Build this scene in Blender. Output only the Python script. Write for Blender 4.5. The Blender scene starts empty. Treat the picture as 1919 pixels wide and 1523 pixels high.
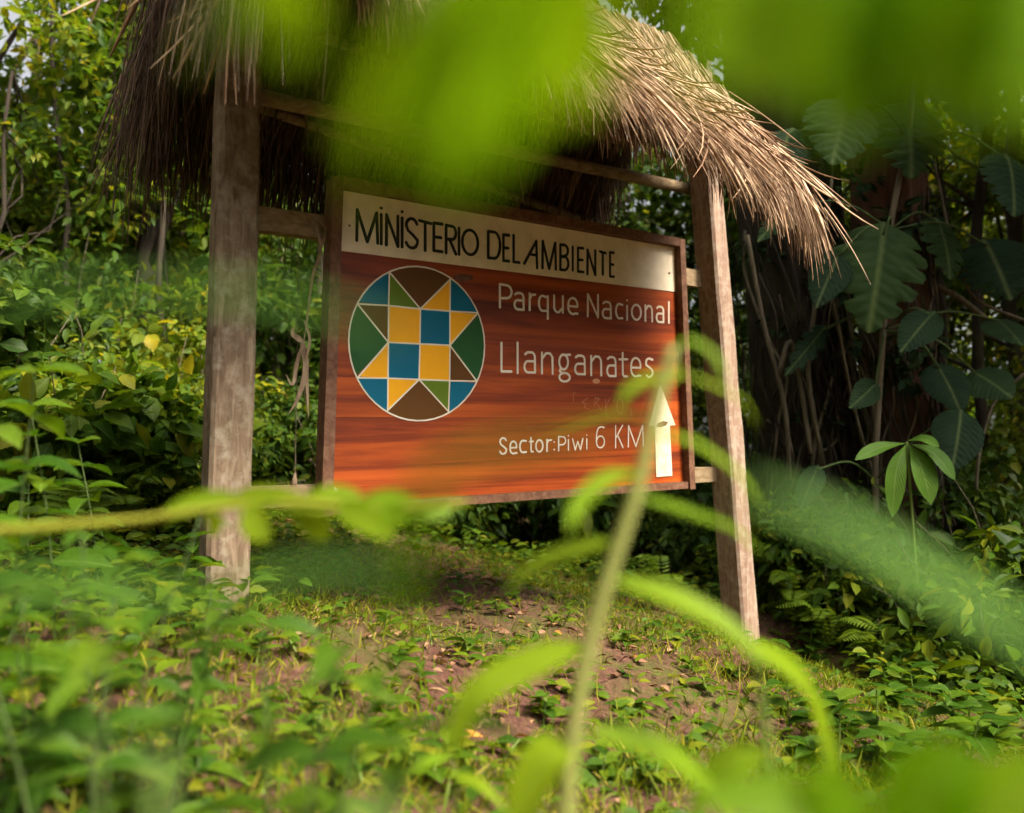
import bpy, math, random
import numpy as np
from mathutils import Vector, Matrix
R = math.radians
rng = np.random.default_rng(7)
random.seed(7)
scene = bpy.context.scene
COL = scene.collection

# ------------------------------------------------------------------ camera
FPX = 1500.0                    # focal length in pixels of the 1919 px wide photograph (28 mm lens)
PITCH = 4.0
EYE = 0.5
cam_d = bpy.data.cameras.new('camera')
cam = bpy.data.objects.new('camera', cam_d); COL.objects.link(cam)
cam.location = (0, 0, EYE); cam.rotation_euler = (R(90 + PITCH), 0, 0)
cam_d.sensor_fit = 'HORIZONTAL'; cam_d.sensor_width = 36.0; cam_d.lens = FPX * 36 / 1919
cam_d.clip_start = 0.02; cam_d.clip_end = 400
cam_d.dof.use_dof = True; cam_d.dof.focus_distance = 3.1; cam_d.dof.aperture_fstop = 1.7
scene.camera = cam

# ------------------------------------------------------------------ light
SUN_EL, SUN_AZ = 50.0, 122.0     # azimuth: direction the light comes from, degrees clockwise from +Y (behind the camera, to its right)
world = bpy.data.worlds.new('World'); scene.world = world; world.use_nodes = True
wn = world.node_tree.nodes; wl = world.node_tree.links
for n in list(wn): wn.remove(n)
sky = wn.new('ShaderNodeTexSky'); sky.sky_type = 'NISHITA'; sky.sun_disc = False
sky.sun_elevation = R(SUN_EL); sky.sun_rotation = R(SUN_AZ)
sky.air_density = 0.6; sky.dust_density = 8.0; sky.ozone_density = 0.0
bg = wn.new('ShaderNodeBackground'); bg.inputs['Strength'].default_value = 0.09
wo = wn.new('ShaderNodeOutputWorld')
hs = wn.new('ShaderNodeHueSaturation'); hs.inputs['Saturation'].default_value = 0.15; hs.inputs['Value'].default_value = 1.5   # thin even cloud whitens the whole sky
wl.new(sky.outputs[0], hs.inputs['Color']); wl.new(hs.outputs[0], bg.inputs[0]); wl.new(bg.outputs[0], wo.inputs[0])
sun_d = bpy.data.lights.new('sun', 'SUN'); sun_d.energy = 3.0; sun_d.angle = R(15); sun_d.color = (1.0, 0.90, 0.72)
sun = bpy.data.objects.new('sun', sun_d); COL.objects.link(sun)
az = R(SUN_AZ); el = R(SUN_EL)
sdir = Vector((math.sin(az) * math.cos(el), math.cos(az) * math.cos(el), math.sin(el)))
sun.rotation_euler = sdir.to_track_quat('Z', 'Y').to_euler(); sun.location = sdir * 20
scene.view_settings.view_transform = 'Standard'; scene.view_settings.look = 'None'
scene.view_settings.gamma = 1.0; scene.view_settings.use_curve_mapping = False
scene.view_settings.exposure = 1.52
scene.render.engine = 'CYCLES'
scene.cycles.use_denoising = True
scene.cycles.max_bounces = 4; scene.cycles.diffuse_bounces = 2; scene.cycles.transmission_bounces = 3
scene.cycles.glossy_bounces = 2; scene.cycles.transparent_max_bounces = 4
scene.cycles.use_adaptive_sampling = True; scene.cycles.adaptive_threshold = 0.03
scene.cycles.sample_clamp_indirect = 6.0

# ------------------------------------------------------------------ pixel -> space
_M = np.array(Matrix.Rotation(R(90 + PITCH), 3, 'X'))
CP = np.array([0, 0, EYE])
def ray(px, py):
    v = np.array([(px - 959.5) / FPX, -(py - 761.5) / FPX, -1.0])
    return _M @ v                      # forward depth 1
def at(px, py, d):
    return CP + ray(px, py) * d
def on_plane(px, py, p0, n):
    r = ray(px, py); t = np.dot(p0 - CP, n) / np.dot(r, n)
    return CP + r * t

def ground_h(x, y):
    x = np.asarray(x, float); y = np.asarray(y, float)
    h = np.where(x > -0.9, -0.195 * (np.minimum(x, 2.2) + 0.9), 0.10 * np.minimum(-0.9 - x, 5))
    h = h - 0.03 * np.clip(x - 2.2, 0, 6)
    h = h + 0.05 * np.clip(y - 6.5, 0, 14)
    h = h + 0.035 * np.sin(2.1 * x + 0.6) * np.sin(1.7 * y + 1.1) + 0.015 * np.sin(6.3 * x + 2.0 * y) + 0.012 * np.sin(5.1 * y - 3.3 * x)
    # a hollow beside the right post
    h = h - 0.16 * np.exp(-(((x - 1.62) / 0.22) ** 2 + ((y - 4.25) / 0.35) ** 2))
    return h
def gz(x, y): return float(ground_h(x, y))
def on_ground(px, py):
    r = ray(px, py); t = 0.3
    for k in range(4000):
        p = CP + r * t
        if p[2] < gz(p[0], p[1]): break
        t += 0.005
    return CP + r * t

# ------------------------------------------------------------------ materials
def newmat(name):
    m = bpy.data.materials.new(name); m.use_nodes = True
    nt = m.node_tree
    for n in list(nt.nodes): nt.nodes.remove(n)
    out = nt.nodes.new('ShaderNodeOutputMaterial')
    p = nt.nodes.new('ShaderNodeBsdfPrincipled')
    nt.links.new(p.outputs[0], out.inputs[0])
    return m, nt, p, out
def N(nt, t, **kw):
    n = nt.nodes.new(t)
    for k, v in kw.items():
        if k in n.inputs: n.inputs[k].default_value = v
        else: setattr(n, k, v)
    return n
def ramp(nt, fac, stops):
    r = nt.nodes.new('ShaderNodeValToRGB'); e = r.color_ramp.elements
    while len(e) < len(stops): e.new(0.5)
    for k, (pos, c) in enumerate(stops):
        e[k].position = pos; e[k].color = (c[0], c[1], c[2], 1)
    nt.links.new(fac, r.inputs[0]); return r.outputs[0]
def mix(nt, fac, a, b, mode='MIX'):
    m = nt.nodes.new('ShaderNodeMix'); m.data_type = 'RGBA'; m.blend_type = mode
    for sock, v in ((m.inputs[0], fac), (m.inputs[6], a), (m.inputs[7], b)):
        if isinstance(v, (int, float)): sock.default_value = v
        elif isinstance(v, tuple): sock.default_value = (v[0], v[1], v[2], 1)
        else: nt.links.new(v, sock)
    return m.outputs[2]
def math_(nt, op, a, b=None):
    m = nt.nodes.new('ShaderNodeMath'); m.operation = op
    for i, v in enumerate((a, b)):
        if v is None: continue
        if isinstance(v, (int, float)): m.inputs[i].default_value = v
        else: nt.links.new(v, m.inputs[i])
    return m.outputs[0]

def leaf_mat(name, stops, trans=0.35, rough=0.45, vein=0.35, tint=1.6, spec=0.09, ribs=0):
    """per-leaf tone from attribute 'rnd' plus the object's random number; pale midrib from the leaf's own UV"""
    m, nt, p, out = newmat(name); L = nt.links
    at_ = N(nt, 'ShaderNodeAttribute', attribute_name='rnd')
    oi = N(nt, 'ShaderNodeObjectInfo')
    rnd = math_(nt, 'FRACT', math_(nt, 'ADD', at_.outputs['Fac'], oi.outputs['Random']))
    col = ramp(nt, rnd, stops)
    tc = N(nt, 'ShaderNodeTexCoord')
    sep = N(nt, 'ShaderNodeSeparateXYZ'); L.new(tc.outputs['UV'], sep.inputs[0])
    d = math_(nt, 'ABSOLUTE', math_(nt, 'SUBTRACT', sep.outputs['Y'], 0.5))
    mid = ramp(nt, d, [(0.0, (1, 1, 1)), (0.045, (0, 0, 0))])
    pale = mix(nt, 0.5, col, (0.30, 0.36, 0.12))
    col = mix(nt, math_(nt, 'MULTIPLY', mid, vein), col, pale)
    no = N(nt, 'ShaderNodeTexNoise', Scale=9.0, Detail=3.0)
    L.new(tc.outputs['Object'], no.inputs['Vector'])
    col = mix(nt, 0.55, col, ramp(nt, no.outputs['Fac'], [(0.3, (0.62, 0.62, 0.62)), (0.7, (1.3, 1.25, 1.1))]), 'MULTIPLY')
    L.new(col, p.inputs['Base Color']); p.inputs['Roughness'].default_value = rough
    p.inputs['Specular IOR Level'].default_value = spec
    if ribs:
        # lateral veins, swept forward from the midrib
        w = math_(nt, 'SINE', math_(nt, 'MULTIPLY', math_(nt, 'SUBTRACT', sep.outputs['X'], math_(nt, 'MULTIPLY', d, 0.55)), ribs * 6.283))
        bp = N(nt, 'ShaderNodeBump', Strength=0.28, Distance=0.004)
        L.new(w, bp.inputs['Height']); L.new(bp.outputs[0], p.inputs['Normal'])
    tr = N(nt, 'ShaderNodeBsdfTranslucent')
    tcol = mix(nt, 1.0, col, (tint, tint * 0.95, tint * 0.35), 'MULTIPLY')
    L.new(tcol, tr.inputs[0])
    ms = N(nt, 'ShaderNodeMixShader'); ms.inputs[0].default_value = trans
    L.new(p.outputs[0], ms.inputs[1]); L.new(tr.outputs[0], ms.inputs[2]); L.new(ms.outputs[0], out.inputs[0])
    return m

def wood_mat(name, stops, scale=(3, 30, 30), rough=0.75, bump=0.3, blotch=None, axis_uv=False, coat=0.0, lichen=None, bands=False):
    m, nt, p, out = newmat(name); L = nt.links
    tc = N(nt, 'ShaderNodeTexCoord'); oi = N(nt, 'ShaderNodeObjectInfo')
    mp = N(nt, 'ShaderNodeMapping'); mp.inputs['Scale'].default_value = scale
    src = tc.outputs['UV'] if axis_uv else tc.outputs['Object']
    cmb = N(nt, 'ShaderNodeCombineXYZ')
    L.new(math_(nt, 'MULTIPLY', oi.outputs['Random'], 37.0), cmb.inputs[0]); L.new(math_(nt, 'MULTIPLY', oi.outputs['Random'], 19.0), cmb.inputs[2])
    L.new(src, mp.inputs[0]); L.new(cmb.outputs[0], mp.inputs['Location'])
    n1 = N(nt, 'ShaderNodeTexNoise', Scale=1.0, Detail=6.0, Roughness=0.62, Distortion=0.8); L.new(mp.outputs[0], n1.inputs['Vector'])
    col = ramp(nt, n1.outputs['Fac'], stops)
    if bands:
        mp2 = N(nt, 'ShaderNodeMapping'); mp2.inputs['Scale'].default_value = (0.9, 7.5, 1); L.new(tc.outputs['UV'], mp2.inputs[0])
        n4 = N(nt, 'ShaderNodeTexNoise', Scale=1.0, Detail=3.0, Roughness=0.5, Distortion=0.5); L.new(mp2.outputs[0], n4.inputs['Vector'])
        col = mix(nt, 0.65, col, ramp(nt, n4.outputs['Fac'], [(0.28, (0.34, 0.28, 0.28)), (0.45, (0.80, 0.74, 0.7)), (0.62, (1.2, 1.2, 1.2))]), 'MULTIPLY')
        col = mix(nt, 0.9, col, ramp(nt, oi.outputs['Random'], [(0, (0.78, 0.70, 0.70)), (1, (1.15, 1.15, 1.1))]), 'MULTIPLY')
        # scuffs: pale rubbed spots and fine scratches
        n5 = N(nt, 'ShaderNodeTexNoise', Scale=5.0, Detail=9.0, Roughness=0.75); L.new(tc.outputs['Object'], n5.inputs['Vector'])
        col = mix(nt, ramp(nt, n5.outputs['Fac'], [(0.66, (0, 0, 0)), (0.74, (0.55, 0.55, 0.55))]), col, (0.40, 0.20, 0.13))
        n6 = N(nt, 'ShaderNodeTexNoise', Scale=140.0, Detail=1.0); L.new(tc.outputs['Object'], n6.inputs['Vector'])
        col = mix(nt, ramp(nt, n6.outputs['Fac'], [(0.74, (0, 0, 0)), (0.78, (0.7, 0.7, 0.7))]), col, (0.05, 0.015, 0.008))
    if blotch:
        n2 = N(nt, 'ShaderNodeTexNoise', Scale=blotch[0], Detail=5.0, Roughness=0.6); L.new(tc.outputs['Object'], n2.inputs['Vector'])
        f = ramp(nt, n2.outputs['Fac'], [(blotch[1], (0, 0, 0)), (blotch[2], (1, 1, 1))])
        col = mix(nt, f, col, blotch[3])
    if lichen:
        v = N(nt, 'ShaderNodeTexVoronoi', Scale=lichen[0]); v.feature = 'DISTANCE_TO_EDGE'; L.new(tc.outputs['Object'], v.inputs['Vector'])
        n3 = N(nt, 'ShaderNodeTexNoise', Scale=lichen[0] * 0.35, Detail=2.0); L.new(tc.outputs['Object'], n3.inputs['Vector'])
        f = math_(nt, 'MULTIPLY', ramp(nt, v.outputs['Distance'], [(0.0, (1, 1, 1)), (0.05, (0, 0, 0))]), ramp(nt, n3.outputs['Fac'], [(0.5, (0, 0, 0)), (0.62, (0.55, 0.55, 0.55))]))
        col = mix(nt, f, col, lichen[1])
    L.new(col, p.inputs['Base Color']); p.inputs['Roughness'].default_value = rough
    p.inputs['Specular IOR Level'].default_value = 0.2
    if coat: p.inputs['Coat Weight'].default_value = coat; p.inputs['Coat Roughness'].default_value = 0.28
    bp = N(nt, 'ShaderNodeBump', Strength=bump, Distance=0.004); L.new(n1.outputs['Fac'], bp.inputs['Height']); L.new(bp.outputs[0], p.inputs['Normal'])
    return m

def paint_mat(name, c, rough=0.6, dirt=(0.25, 0.18, 0.1), amount=0.3, scale=14):
    m, nt, p, out = newmat(name); L = nt.links
    tc = N(nt, 'ShaderNodeTexCoord')
    n1 = N(nt, 'ShaderNodeTexNoise', Scale=scale, Detail=7.0, Roughness=0.65); L.new(tc.outputs['Object'], n1.inputs['Vector'])
    n2 = N(nt, 'ShaderNodeTexNoise', Scale=scale * 9, Detail=2.0); L.new(tc.outputs['Object'], n2.inputs['Vector'])
    f = math_(nt, 'MULTIPLY', ramp(nt, n1.outputs['Fac'], [(0.38, (0, 0, 0)), (0.72, (1, 1, 1))]), amount * 1.3)
    col = mix(nt, f, (c[0], c[1], c[2]), dirt)
    col = mix(nt, math_(nt, 'MULTIPLY', ramp(nt, n2.outputs['Fac'], [(0.68, (0, 0, 0)), (0.74, (1, 1, 1))]), amount), col, dirt)
    L.new(col, p.inputs['Base Color']); p.inputs['Roughness'].default_value = rough; p.inputs['Specular IOR Level'].default_value = 0.15
    return m

def strand_mat(name, stops, trans=0.12):
    m, nt, p, out = newmat(name); L = nt.links
    at_ = N(nt, 'ShaderNodeAttribute', attribute_name='rnd'); oi = N(nt, 'ShaderNodeObjectInfo')
    rnd = math_(nt, 'FRACT', math_(nt, 'ADD', at_.outputs['Fac'], oi.outputs['Random']))
    col = ramp(nt, rnd, stops)
    tc = N(nt, 'ShaderNodeTexCoord'); n1 = N(nt, 'ShaderNodeTexNoise', Scale=30.0, Detail=3.0); L.new(tc.outputs['Object'], n1.inputs['Vector'])
    col = mix(nt, 0.6, col, ramp(nt, n1.outputs['Fac'], [(0.3, (0.55, 0.5, 0.45)), (0.7, (1.25, 1.2, 1.15))]), 'MULTIPLY')
    L.new(col, p.inputs['Base Color']); p.inputs['Roughness'].default_value = 0.65; p.inputs['Specular IOR Level'].default_value = 0.25
    tr = N(nt, 'ShaderNodeBsdfTranslucent'); L.new(col, tr.inputs[0])
    ms = N(nt, 'ShaderNodeMixShader'); ms.inputs[0].default_value = trans
    L.new(p.outputs[0], ms.inputs[1]); L.new(tr.outputs[0], ms.inputs[2]); L.new(ms.outputs[0], out.inputs[0])
    return m

MAT = {}
MAT['leaf_bright'] = leaf_mat('leaf_bright', [(0, (0.10, 0.22, 0.002)), (0.5, (0.13, 0.235, 0.002)), (1, (0.155, 0.25, 0.003))], trans=0.6, tint=2.0, vein=0.5)
MAT['leaf_lime'] = leaf_mat('leaf_lime', [(0, (0.12, 0.21, 0.006)), (1, (0.18, 0.25, 0.008))], trans=0.45, tint=2.0, vein=0.5)
MAT['leaf_herb'] = leaf_mat('leaf_herb', [(0, (0.0238, 0.0638, 0.0047)), (0.6, (0.0425, 0.0935, 0.0051)), (1, (0.0765, 0.1275, 0.0056))], trans=0.38, vein=0.4)
MAT['leaf_veil'] = leaf_mat('leaf_veil', [(0, (0.06, 0.14, 0.02)), (1, (0.08, 0.17, 0.03))], trans=0.4, vein=0.2)
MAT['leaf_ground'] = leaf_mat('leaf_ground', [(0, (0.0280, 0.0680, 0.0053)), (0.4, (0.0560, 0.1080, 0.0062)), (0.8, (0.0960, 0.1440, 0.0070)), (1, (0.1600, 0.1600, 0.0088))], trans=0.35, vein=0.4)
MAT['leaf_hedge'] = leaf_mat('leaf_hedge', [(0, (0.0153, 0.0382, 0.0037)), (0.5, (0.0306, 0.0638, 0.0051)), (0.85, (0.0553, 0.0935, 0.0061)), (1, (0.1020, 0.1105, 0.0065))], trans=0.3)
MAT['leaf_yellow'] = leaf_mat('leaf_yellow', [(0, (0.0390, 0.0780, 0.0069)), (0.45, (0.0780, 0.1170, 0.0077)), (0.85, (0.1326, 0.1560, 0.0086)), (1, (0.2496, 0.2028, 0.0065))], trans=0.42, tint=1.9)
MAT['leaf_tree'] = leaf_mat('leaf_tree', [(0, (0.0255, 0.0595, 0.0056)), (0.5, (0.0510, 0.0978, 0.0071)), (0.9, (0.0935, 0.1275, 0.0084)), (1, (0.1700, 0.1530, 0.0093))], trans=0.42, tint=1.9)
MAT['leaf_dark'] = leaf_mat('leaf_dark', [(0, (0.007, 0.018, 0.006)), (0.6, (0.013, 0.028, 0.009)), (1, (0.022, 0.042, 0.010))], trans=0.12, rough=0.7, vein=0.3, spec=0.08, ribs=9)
MAT['leaf_ribbed'] = leaf_mat('leaf_ribbed', [(0, (0.06, 0.13, 0.0165)), (1, (0.085, 0.17, 0.0165))], trans=0.4, rough=0.4, vein=0.6, ribs=13)
MAT['fern'] = leaf_mat('fern', [(0, (0.07, 0.13, 0.0110)), (1, (0.13, 0.19, 0.0165))], trans=0.4, vein=0)
MAT['grass'] = leaf_mat('grass', [(0, (0.0714, 0.1224, 0.0056)), (0.5, (0.1224, 0.1632, 0.0067)), (0.85, (0.1938, 0.1938, 0.0140)), (1, (0.3264, 0.2550, 0.0505))], trans=0.35, vein=0)
MAT['litter'] = leaf_mat('litter', [(0, (0.11, 0.055, 0.03)), (0.35, (0.20, 0.10, 0.06)), (0.7, (0.25, 0.14, 0.08)), (0.93, (0.30, 0.19, 0.11)), (1, (0.38, 0.17, 0.03))], trans=0.1, rough=0.7, vein=0.2, tint=1.0)
MAT['stem'] = wood_mat('stem', [(0.3, (0.10, 0.16, 0.03)), (0.7, (0.17, 0.21, 0.05))], scale=(20, 20, 4), rough=0.6, bump=0.1)
MAT['stem_dark'] = wood_mat('stem_dark', [(0.3, (0.03, 0.05, 0.012)), (0.7, (0.06, 0.085, 0.02))], scale=(20, 20, 4), rough=0.7, bump=0.1)
MAT['stem_pale'] = wood_mat('stem_pale', [(0.3, (0.20, 0.22, 0.05)), (0.7, (0.29, 0.29, 0.09))], scale=(20, 20, 4), rough=0.6, bump=0.1)
MAT['stem_yellow'] = wood_mat('stem_yellow', [(0.3, (0.16, 0.17, 0.012)), (0.7, (0.22, 0.21, 0.02))], scale=(20, 20, 4), rough=0.6, bump=0.1)
MAT['bark_dark'] = wood_mat('bark_dark', [(0.25, (0.010, 0.008, 0.005)), (0.6, (0.035, 0.025, 0.016)), (0.85, (0.075, 0.055, 0.036))], scale=(16, 16, 2.0), rough=0.9, bump=1.0, blotch=(2.5, 0.55, 0.75, (0.05, 0.06, 0.02)))
MAT['bark_red'] = wood_mat('bark_red', [(0.25, (0.028, 0.013, 0.007)), (0.6, (0.09, 0.042, 0.022)), (0.85, (0.18, 0.10, 0.06))], scale=(18, 18, 1.6), rough=0.9, bump=1.0, blotch=(3, 0.55, 0.72, (0.07, 0.065, 0.025)))
MAT['bark_brown'] = wood_mat('bark_brown', [(0.25, (0.05, 0.035, 0.022)), (0.6, (0.11, 0.08, 0.05)), (0.85, (0.2, 0.16, 0.11))], scale=(14, 14, 2.0), rough=0.9, bump=0.8)
MAT['vine'] = wood_mat('vine', [(0.3, (0.05, 0.04, 0.025)), (0.7, (0.15, 0.115, 0.07))], scale=(30, 30, 5), rough=0.85)
MAT['dry'] = wood_mat('dry', [(0.3, (0.16, 0.10, 0.06)), (0.7, (0.34, 0.24, 0.15))], scale=(40, 40, 6), rough=0.8)
MAT['post'] = wood_mat('post', [(0.25, (0.045, 0.028, 0.017)), (0.45, (0.13, 0.085, 0.052)), (0.62, (0.20, 0.14, 0.09)), (0.8, (0.33, 0.25, 0.175))], scale=(34, 34, 7), rough=0.9, bump=0.9, blotch=(22, 0.48, 0.74, (0.25, 0.205, 0.145)), lichen=(34, (0.09, 0.065, 0.04)))
MAT['post_red'] = wood_mat('post_red', [(0.25, (0.14, 0.075, 0.05)), (0.5, (0.25, 0.155, 0.105)), (0.8, (0.40, 0.30, 0.21))], scale=(42, 42, 2.5), rough=0.85, bump=0.55, blotch=(30, 0.45, 0.85, (0.40, 0.34, 0.26)))
MAT['rail'] = wood_mat('rail', [(0.25, (0.12, 0.075, 0.04)), (0.5, (0.22, 0.15, 0.08)), (0.8, (0.33, 0.25, 0.15))], scale=(3, 30, 45), rough=0.85, bump=0.5)
MAT['frame'] = wood_mat('frame', [(0.25, (0.06, 0.024, 0.012)), (0.5, (0.125, 0.056, 0.03)), (0.8, (0.21, 0.115, 0.068))], scale=(30, 30, 30), rough=0.7, bump=0.4)
MAT['plank'] = wood_mat('plank', [(0.25, (0.045, 0.006, 0.002)), (0.42, (0.17, 0.025, 0.003)), (0.56, (0.30, 0.052, 0.005)), (0.8, (0.44, 0.095, 0.008))], scale=(0.55, 15, 1), rough=0.55, bump=0.10, axis_uv=True, coat=0.06, bands=True)
MAT['white'] = paint_mat('white', (0.78, 0.66, 0.49), amount=0.2, dirt=(0.28, 0.19, 0.11))
MAT['cream'] = paint_mat('cream', (0.72, 0.64, 0.50), amount=0.22, dirt=(0.4, 0.2, 0.1))
MAT['arrow_paint'] = paint_mat('arrow_paint', (0.66, 0.58, 0.42), amount=0.42, dirt=(0.36, 0.22, 0.12), scale=22)
MAT['black'] = paint_mat('black', (0.010, 0.014, 0.012), amount=0.1)
MAT['yellow'] = paint_mat('yellow', (0.80, 0.36, 0.006), amount=0.15, dirt=(0.5, 0.2, 0.02))
MAT['blue'] = paint_mat('blue', (0.001, 0.105, 0.17), amount=0.08, dirt=(0.02, 0.1, 0.12))
MAT['dkgreen'] = paint_mat('dkgreen', (0.014, 0.075, 0.018), amount=0.08, dirt=(0.04, 0.07, 0.02))
MAT['ltgreen'] = paint_mat('ltgreen', (0.10, 0.16, 0.008), amount=0.15, dirt=(0.06, 0.1, 0.01))
MAT['brown'] = paint_mat('brown', (0.10, 0.038, 0.005), amount=0.1, dirt=(0.06, 0.03, 0.01))
MAT['scratch'] = paint_mat('scratch', (0.50, 0.22, 0.11), amount=0.2)
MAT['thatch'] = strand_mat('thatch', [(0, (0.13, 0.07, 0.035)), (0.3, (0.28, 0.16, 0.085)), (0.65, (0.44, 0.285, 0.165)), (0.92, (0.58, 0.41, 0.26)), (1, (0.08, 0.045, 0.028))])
MAT['thatch_shaded'] = strand_mat('thatch_shaded', [(0, (0.055, 0.032, 0.018)), (0.6, (0.12, 0.072, 0.042)), (0.93, (0.20, 0.13, 0.08)), (1, (0.34, 0.24, 0.15))], trans=0.08)  # darker copy of the thatch, shade in and under the roof put into its colour
MAT['thatch_base'] = strand_mat('thatch_base', [(0, (0.05, 0.03, 0.018)), (1, (0.07, 0.042, 0.025))], trans=0.0)

def ground_material():
    m, nt, p, out = newmat('earth'); L = nt.links
    tc = N(nt, 'ShaderNodeTexCoord')
    n1 = N(nt, 'ShaderNodeTexNoise', Scale=2.2, Detail=8.0, Roughness=0.7); L.new(tc.outputs['Object'], n1.inputs['Vector'])
    n2 = N(nt, 'ShaderNodeTexNoise', Scale=40, Detail=6.0, Roughness=0.7); L.new(tc.outputs['Object'], n2.inputs['Vector'])
    c = ramp(nt, n2.outputs['Fac'], [(0.3, (0.04, 0.017, 0.011)), (0.55, (0.115, 0.052, 0.034)), (0.8, (0.22, 0.12, 0.08))])
    c = mix(nt, ramp(nt, n1.outputs['Fac'], [(0.47, (0, 0, 0)), (0.63, (0.85, 0.85, 0.85))]), c, (0.075, 0.09, 0.015))
    L.new(c, p.inputs['Base Color']); p.inputs['Roughness'].default_value = 0.95; p.inputs['Specular IOR Level'].default_value = 0.15
    bp = N(nt, 'ShaderNodeBump', Strength=0.9, Distance=0.02); L.new(n2.outputs['Fac'], bp.inputs['Height']); L.new(bp.outputs[0], p.inputs['Normal'])
    return m
MAT['earth'] = ground_material()

# ------------------------------------------------------------------ object helpers
def tag(o, label=None, cat=None, group=None, kind=None):
    if label: o['label'] = label
    if cat: o['category'] = cat
    if group: o['group'] = group
    if kind: o['kind'] = kind
    return o
def empty(name, loc, label=None, cat=None, group=None):
    o = bpy.data.objects.new(name, None); COL.objects.link(o)
    o.empty_display_size = 0.1; o.location = tuple(float(c) for c in loc); return tag(o, label, cat, group)
def root_loc(o):
    p = np.zeros(3)
    while o is not None: p += np.array(o.location); o = o.parent
    return p
class MB:
    def __init__(s): s.v = []; s.f = []; s.uv = None
    def add(s, vs, fs):
        b = len(s.v); s.v.extend([tuple(map(float, q)) for q in vs]); s.f.extend([tuple(b + i for i in f) for f in fs])
    def hexa(s, q):  # 8 corners: bottom ring 0-3, top ring 4-7
        s.add(q, [(3, 2, 1, 0), (4, 5, 6, 7), (0, 1, 5, 4), (1, 2, 6, 5), (2, 3, 7, 6), (3, 0, 4, 7)])
    def tube(s, pts, rad, sides=8, jitter=0.0, cap=True):
        pts = [Vector(p) for p in pts]; n = len(pts); vs = []; fs = []
        ref = None
        for i, p in enumerate(pts):
            t = (pts[min(i + 1, n - 1)] - pts[max(i - 1, 0)]).normalized()
            if ref is None:
                ref = Vector((0, 0, 1)) if abs(t.z) < 0.9 else Vector((1, 0, 0))
            u = (ref - t * ref.dot(t)).normalized(); w = t.cross(u); ref = u
            r = rad[i] if hasattr(rad, '__len__') else rad
            for k in range(sides):
                a = 2 * math.pi * k / sides; rr = r * (1 + jitter * (random.random() - 0.5))
                vs.append(p + (u * math.cos(a) + w * math.sin(a)) * rr)
        for i in range(n - 1):
            for k in range(sides):
                a = i * sides + k; b = i * sides + (k + 1) % sides
                fs.append((a, b, b + sides, a + sides))
        if cap:
            fs.append(tuple(range(sides - 1, -1, -1))); fs.append(tuple(range((n - 1) * sides, n * sides)))
        s.add(vs, fs)
    def build(s, name, mat, parent=None, smooth=False, kind=None, rnd=None):
        me = bpy.data.meshes.new(name)
        off = root_loc(parent)
        me.from_pydata([tuple(np.array(v) - off) for v in s.v], [], s.f); me.update()
        me.materials.append(MAT[mat] if isinstance(mat, str) else mat)
        if smooth: me.polygons.foreach_set('use_smooth', [True] * len(me.polygons))
        o = bpy.data.objects.new(name, me); COL.objects.link(o)
        if parent is not None: o.parent = parent
        if kind: o['kind'] = kind
        return o
def spline(pts, n=12):
    """Catmull-Rom through the points"""
    P = [np.array(p, float) for p in pts]; P = [2 * P[0] - P[1]] + P + [2 * P[-1] - P[-2]]; out = []
    for i in range(1, len(P) - 2):
        for k in range(n):
            t = k / n; a, b, c, d = P[i - 1:i + 3]
            out.append(0.5 * ((2 * b) + (c - a) * t + (2 * a - 5 * b + 4 * c - d) * t * t + (3 * b - a - 3 * c + d) * t ** 3))
    out.append(P[-2]); return out
def mesh_np(name, V, F4, mat, rnd=None, uv=None, smooth=False):
    """fast mesh from arrays; F4: (n,k) faces of one size k; rnd per vertex, uv per vertex"""
    me = bpy.data.meshes.new(name); k = F4.shape[1]
    me.vertices.add(len(V)); me.vertices.foreach_set('co', np.ascontiguousarray(V, np.float32).ravel())
    me.loops.add(F4.size); me.loops.foreach_set('vertex_index', np.ascontiguousarray(F4, np.int32).ravel())
    me.polygons.add(len(F4)); me.polygons.foreach_set('loop_start', np.arange(0, F4.size, k, dtype=np.int32))
    me.polygons.foreach_set('loop_total', np.full(len(F4), k, np.int32))
    if uv is not None:
        l = me.uv_layers.new(name='UVMap'); l.data.foreach_set('uv', np.ascontiguousarray(uv[F4.ravel()], np.float32).ravel())
    if rnd is not None:
        a = me.attributes.new('rnd', 'FLOAT', 'POINT'); a.data.foreach_set('value', np.ascontiguousarray(rnd, np.float32))
    me.materials.append(MAT[mat] if isinstance(mat, str) else mat)
    me.update(calc_edges=True); me.validate()
    if smooth: me.polygons.foreach_set('use_smooth', np.ones(len(F4), bool))
    return me
def link(name, me, parent=None, loc=None, kind=None):
    o = bpy.data.objects.new(name, me); COL.objects.link(o)
    if parent is not None: o.parent = parent
    if loc is not None: o.location = loc
    if kind: o['kind'] = kind
    return o

# leaf templates: x along the leaf 0..1, y across -0.5..0.5, z out of the leaf; triangles
def leaf_template(prof, curl=0.12, fold=0.12):
    """prof: [(t, halfwidth 0..0.5)] interior stations; base and tip are points"""
    V = [(0, 0, 0)]; UV = [(0, 0.5)]; F = []
    for t, w in prof:
        z = -curl * t * t
        V += [(t, -w, z + fold * w), (t, 0, z), (t, w, z + fold * w)]; UV += [(t, 0.5 - w), (t, 0.5), (t, 0.5 + w)]
    V.append((1, 0, -curl)); UV.append((1, 0.5)); n = len(prof)
    F += [(0, 2, 1), (0, 3, 2)]
    for i in range(n - 1):
        a = 1 + 3 * i; b = a + 3
        F += [(a, a + 1, b + 1), (a, b + 1, b), (a + 1, a + 2, b + 2), (a + 1, b + 2, b + 1)]
    a = 1 + 3 * (n - 1); e = len(V) - 1
    F += [(a, a + 1, e), (a + 1, a + 2, e)]
    return np.array(V, float), np.array(F), np.array(UV, float)
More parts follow.
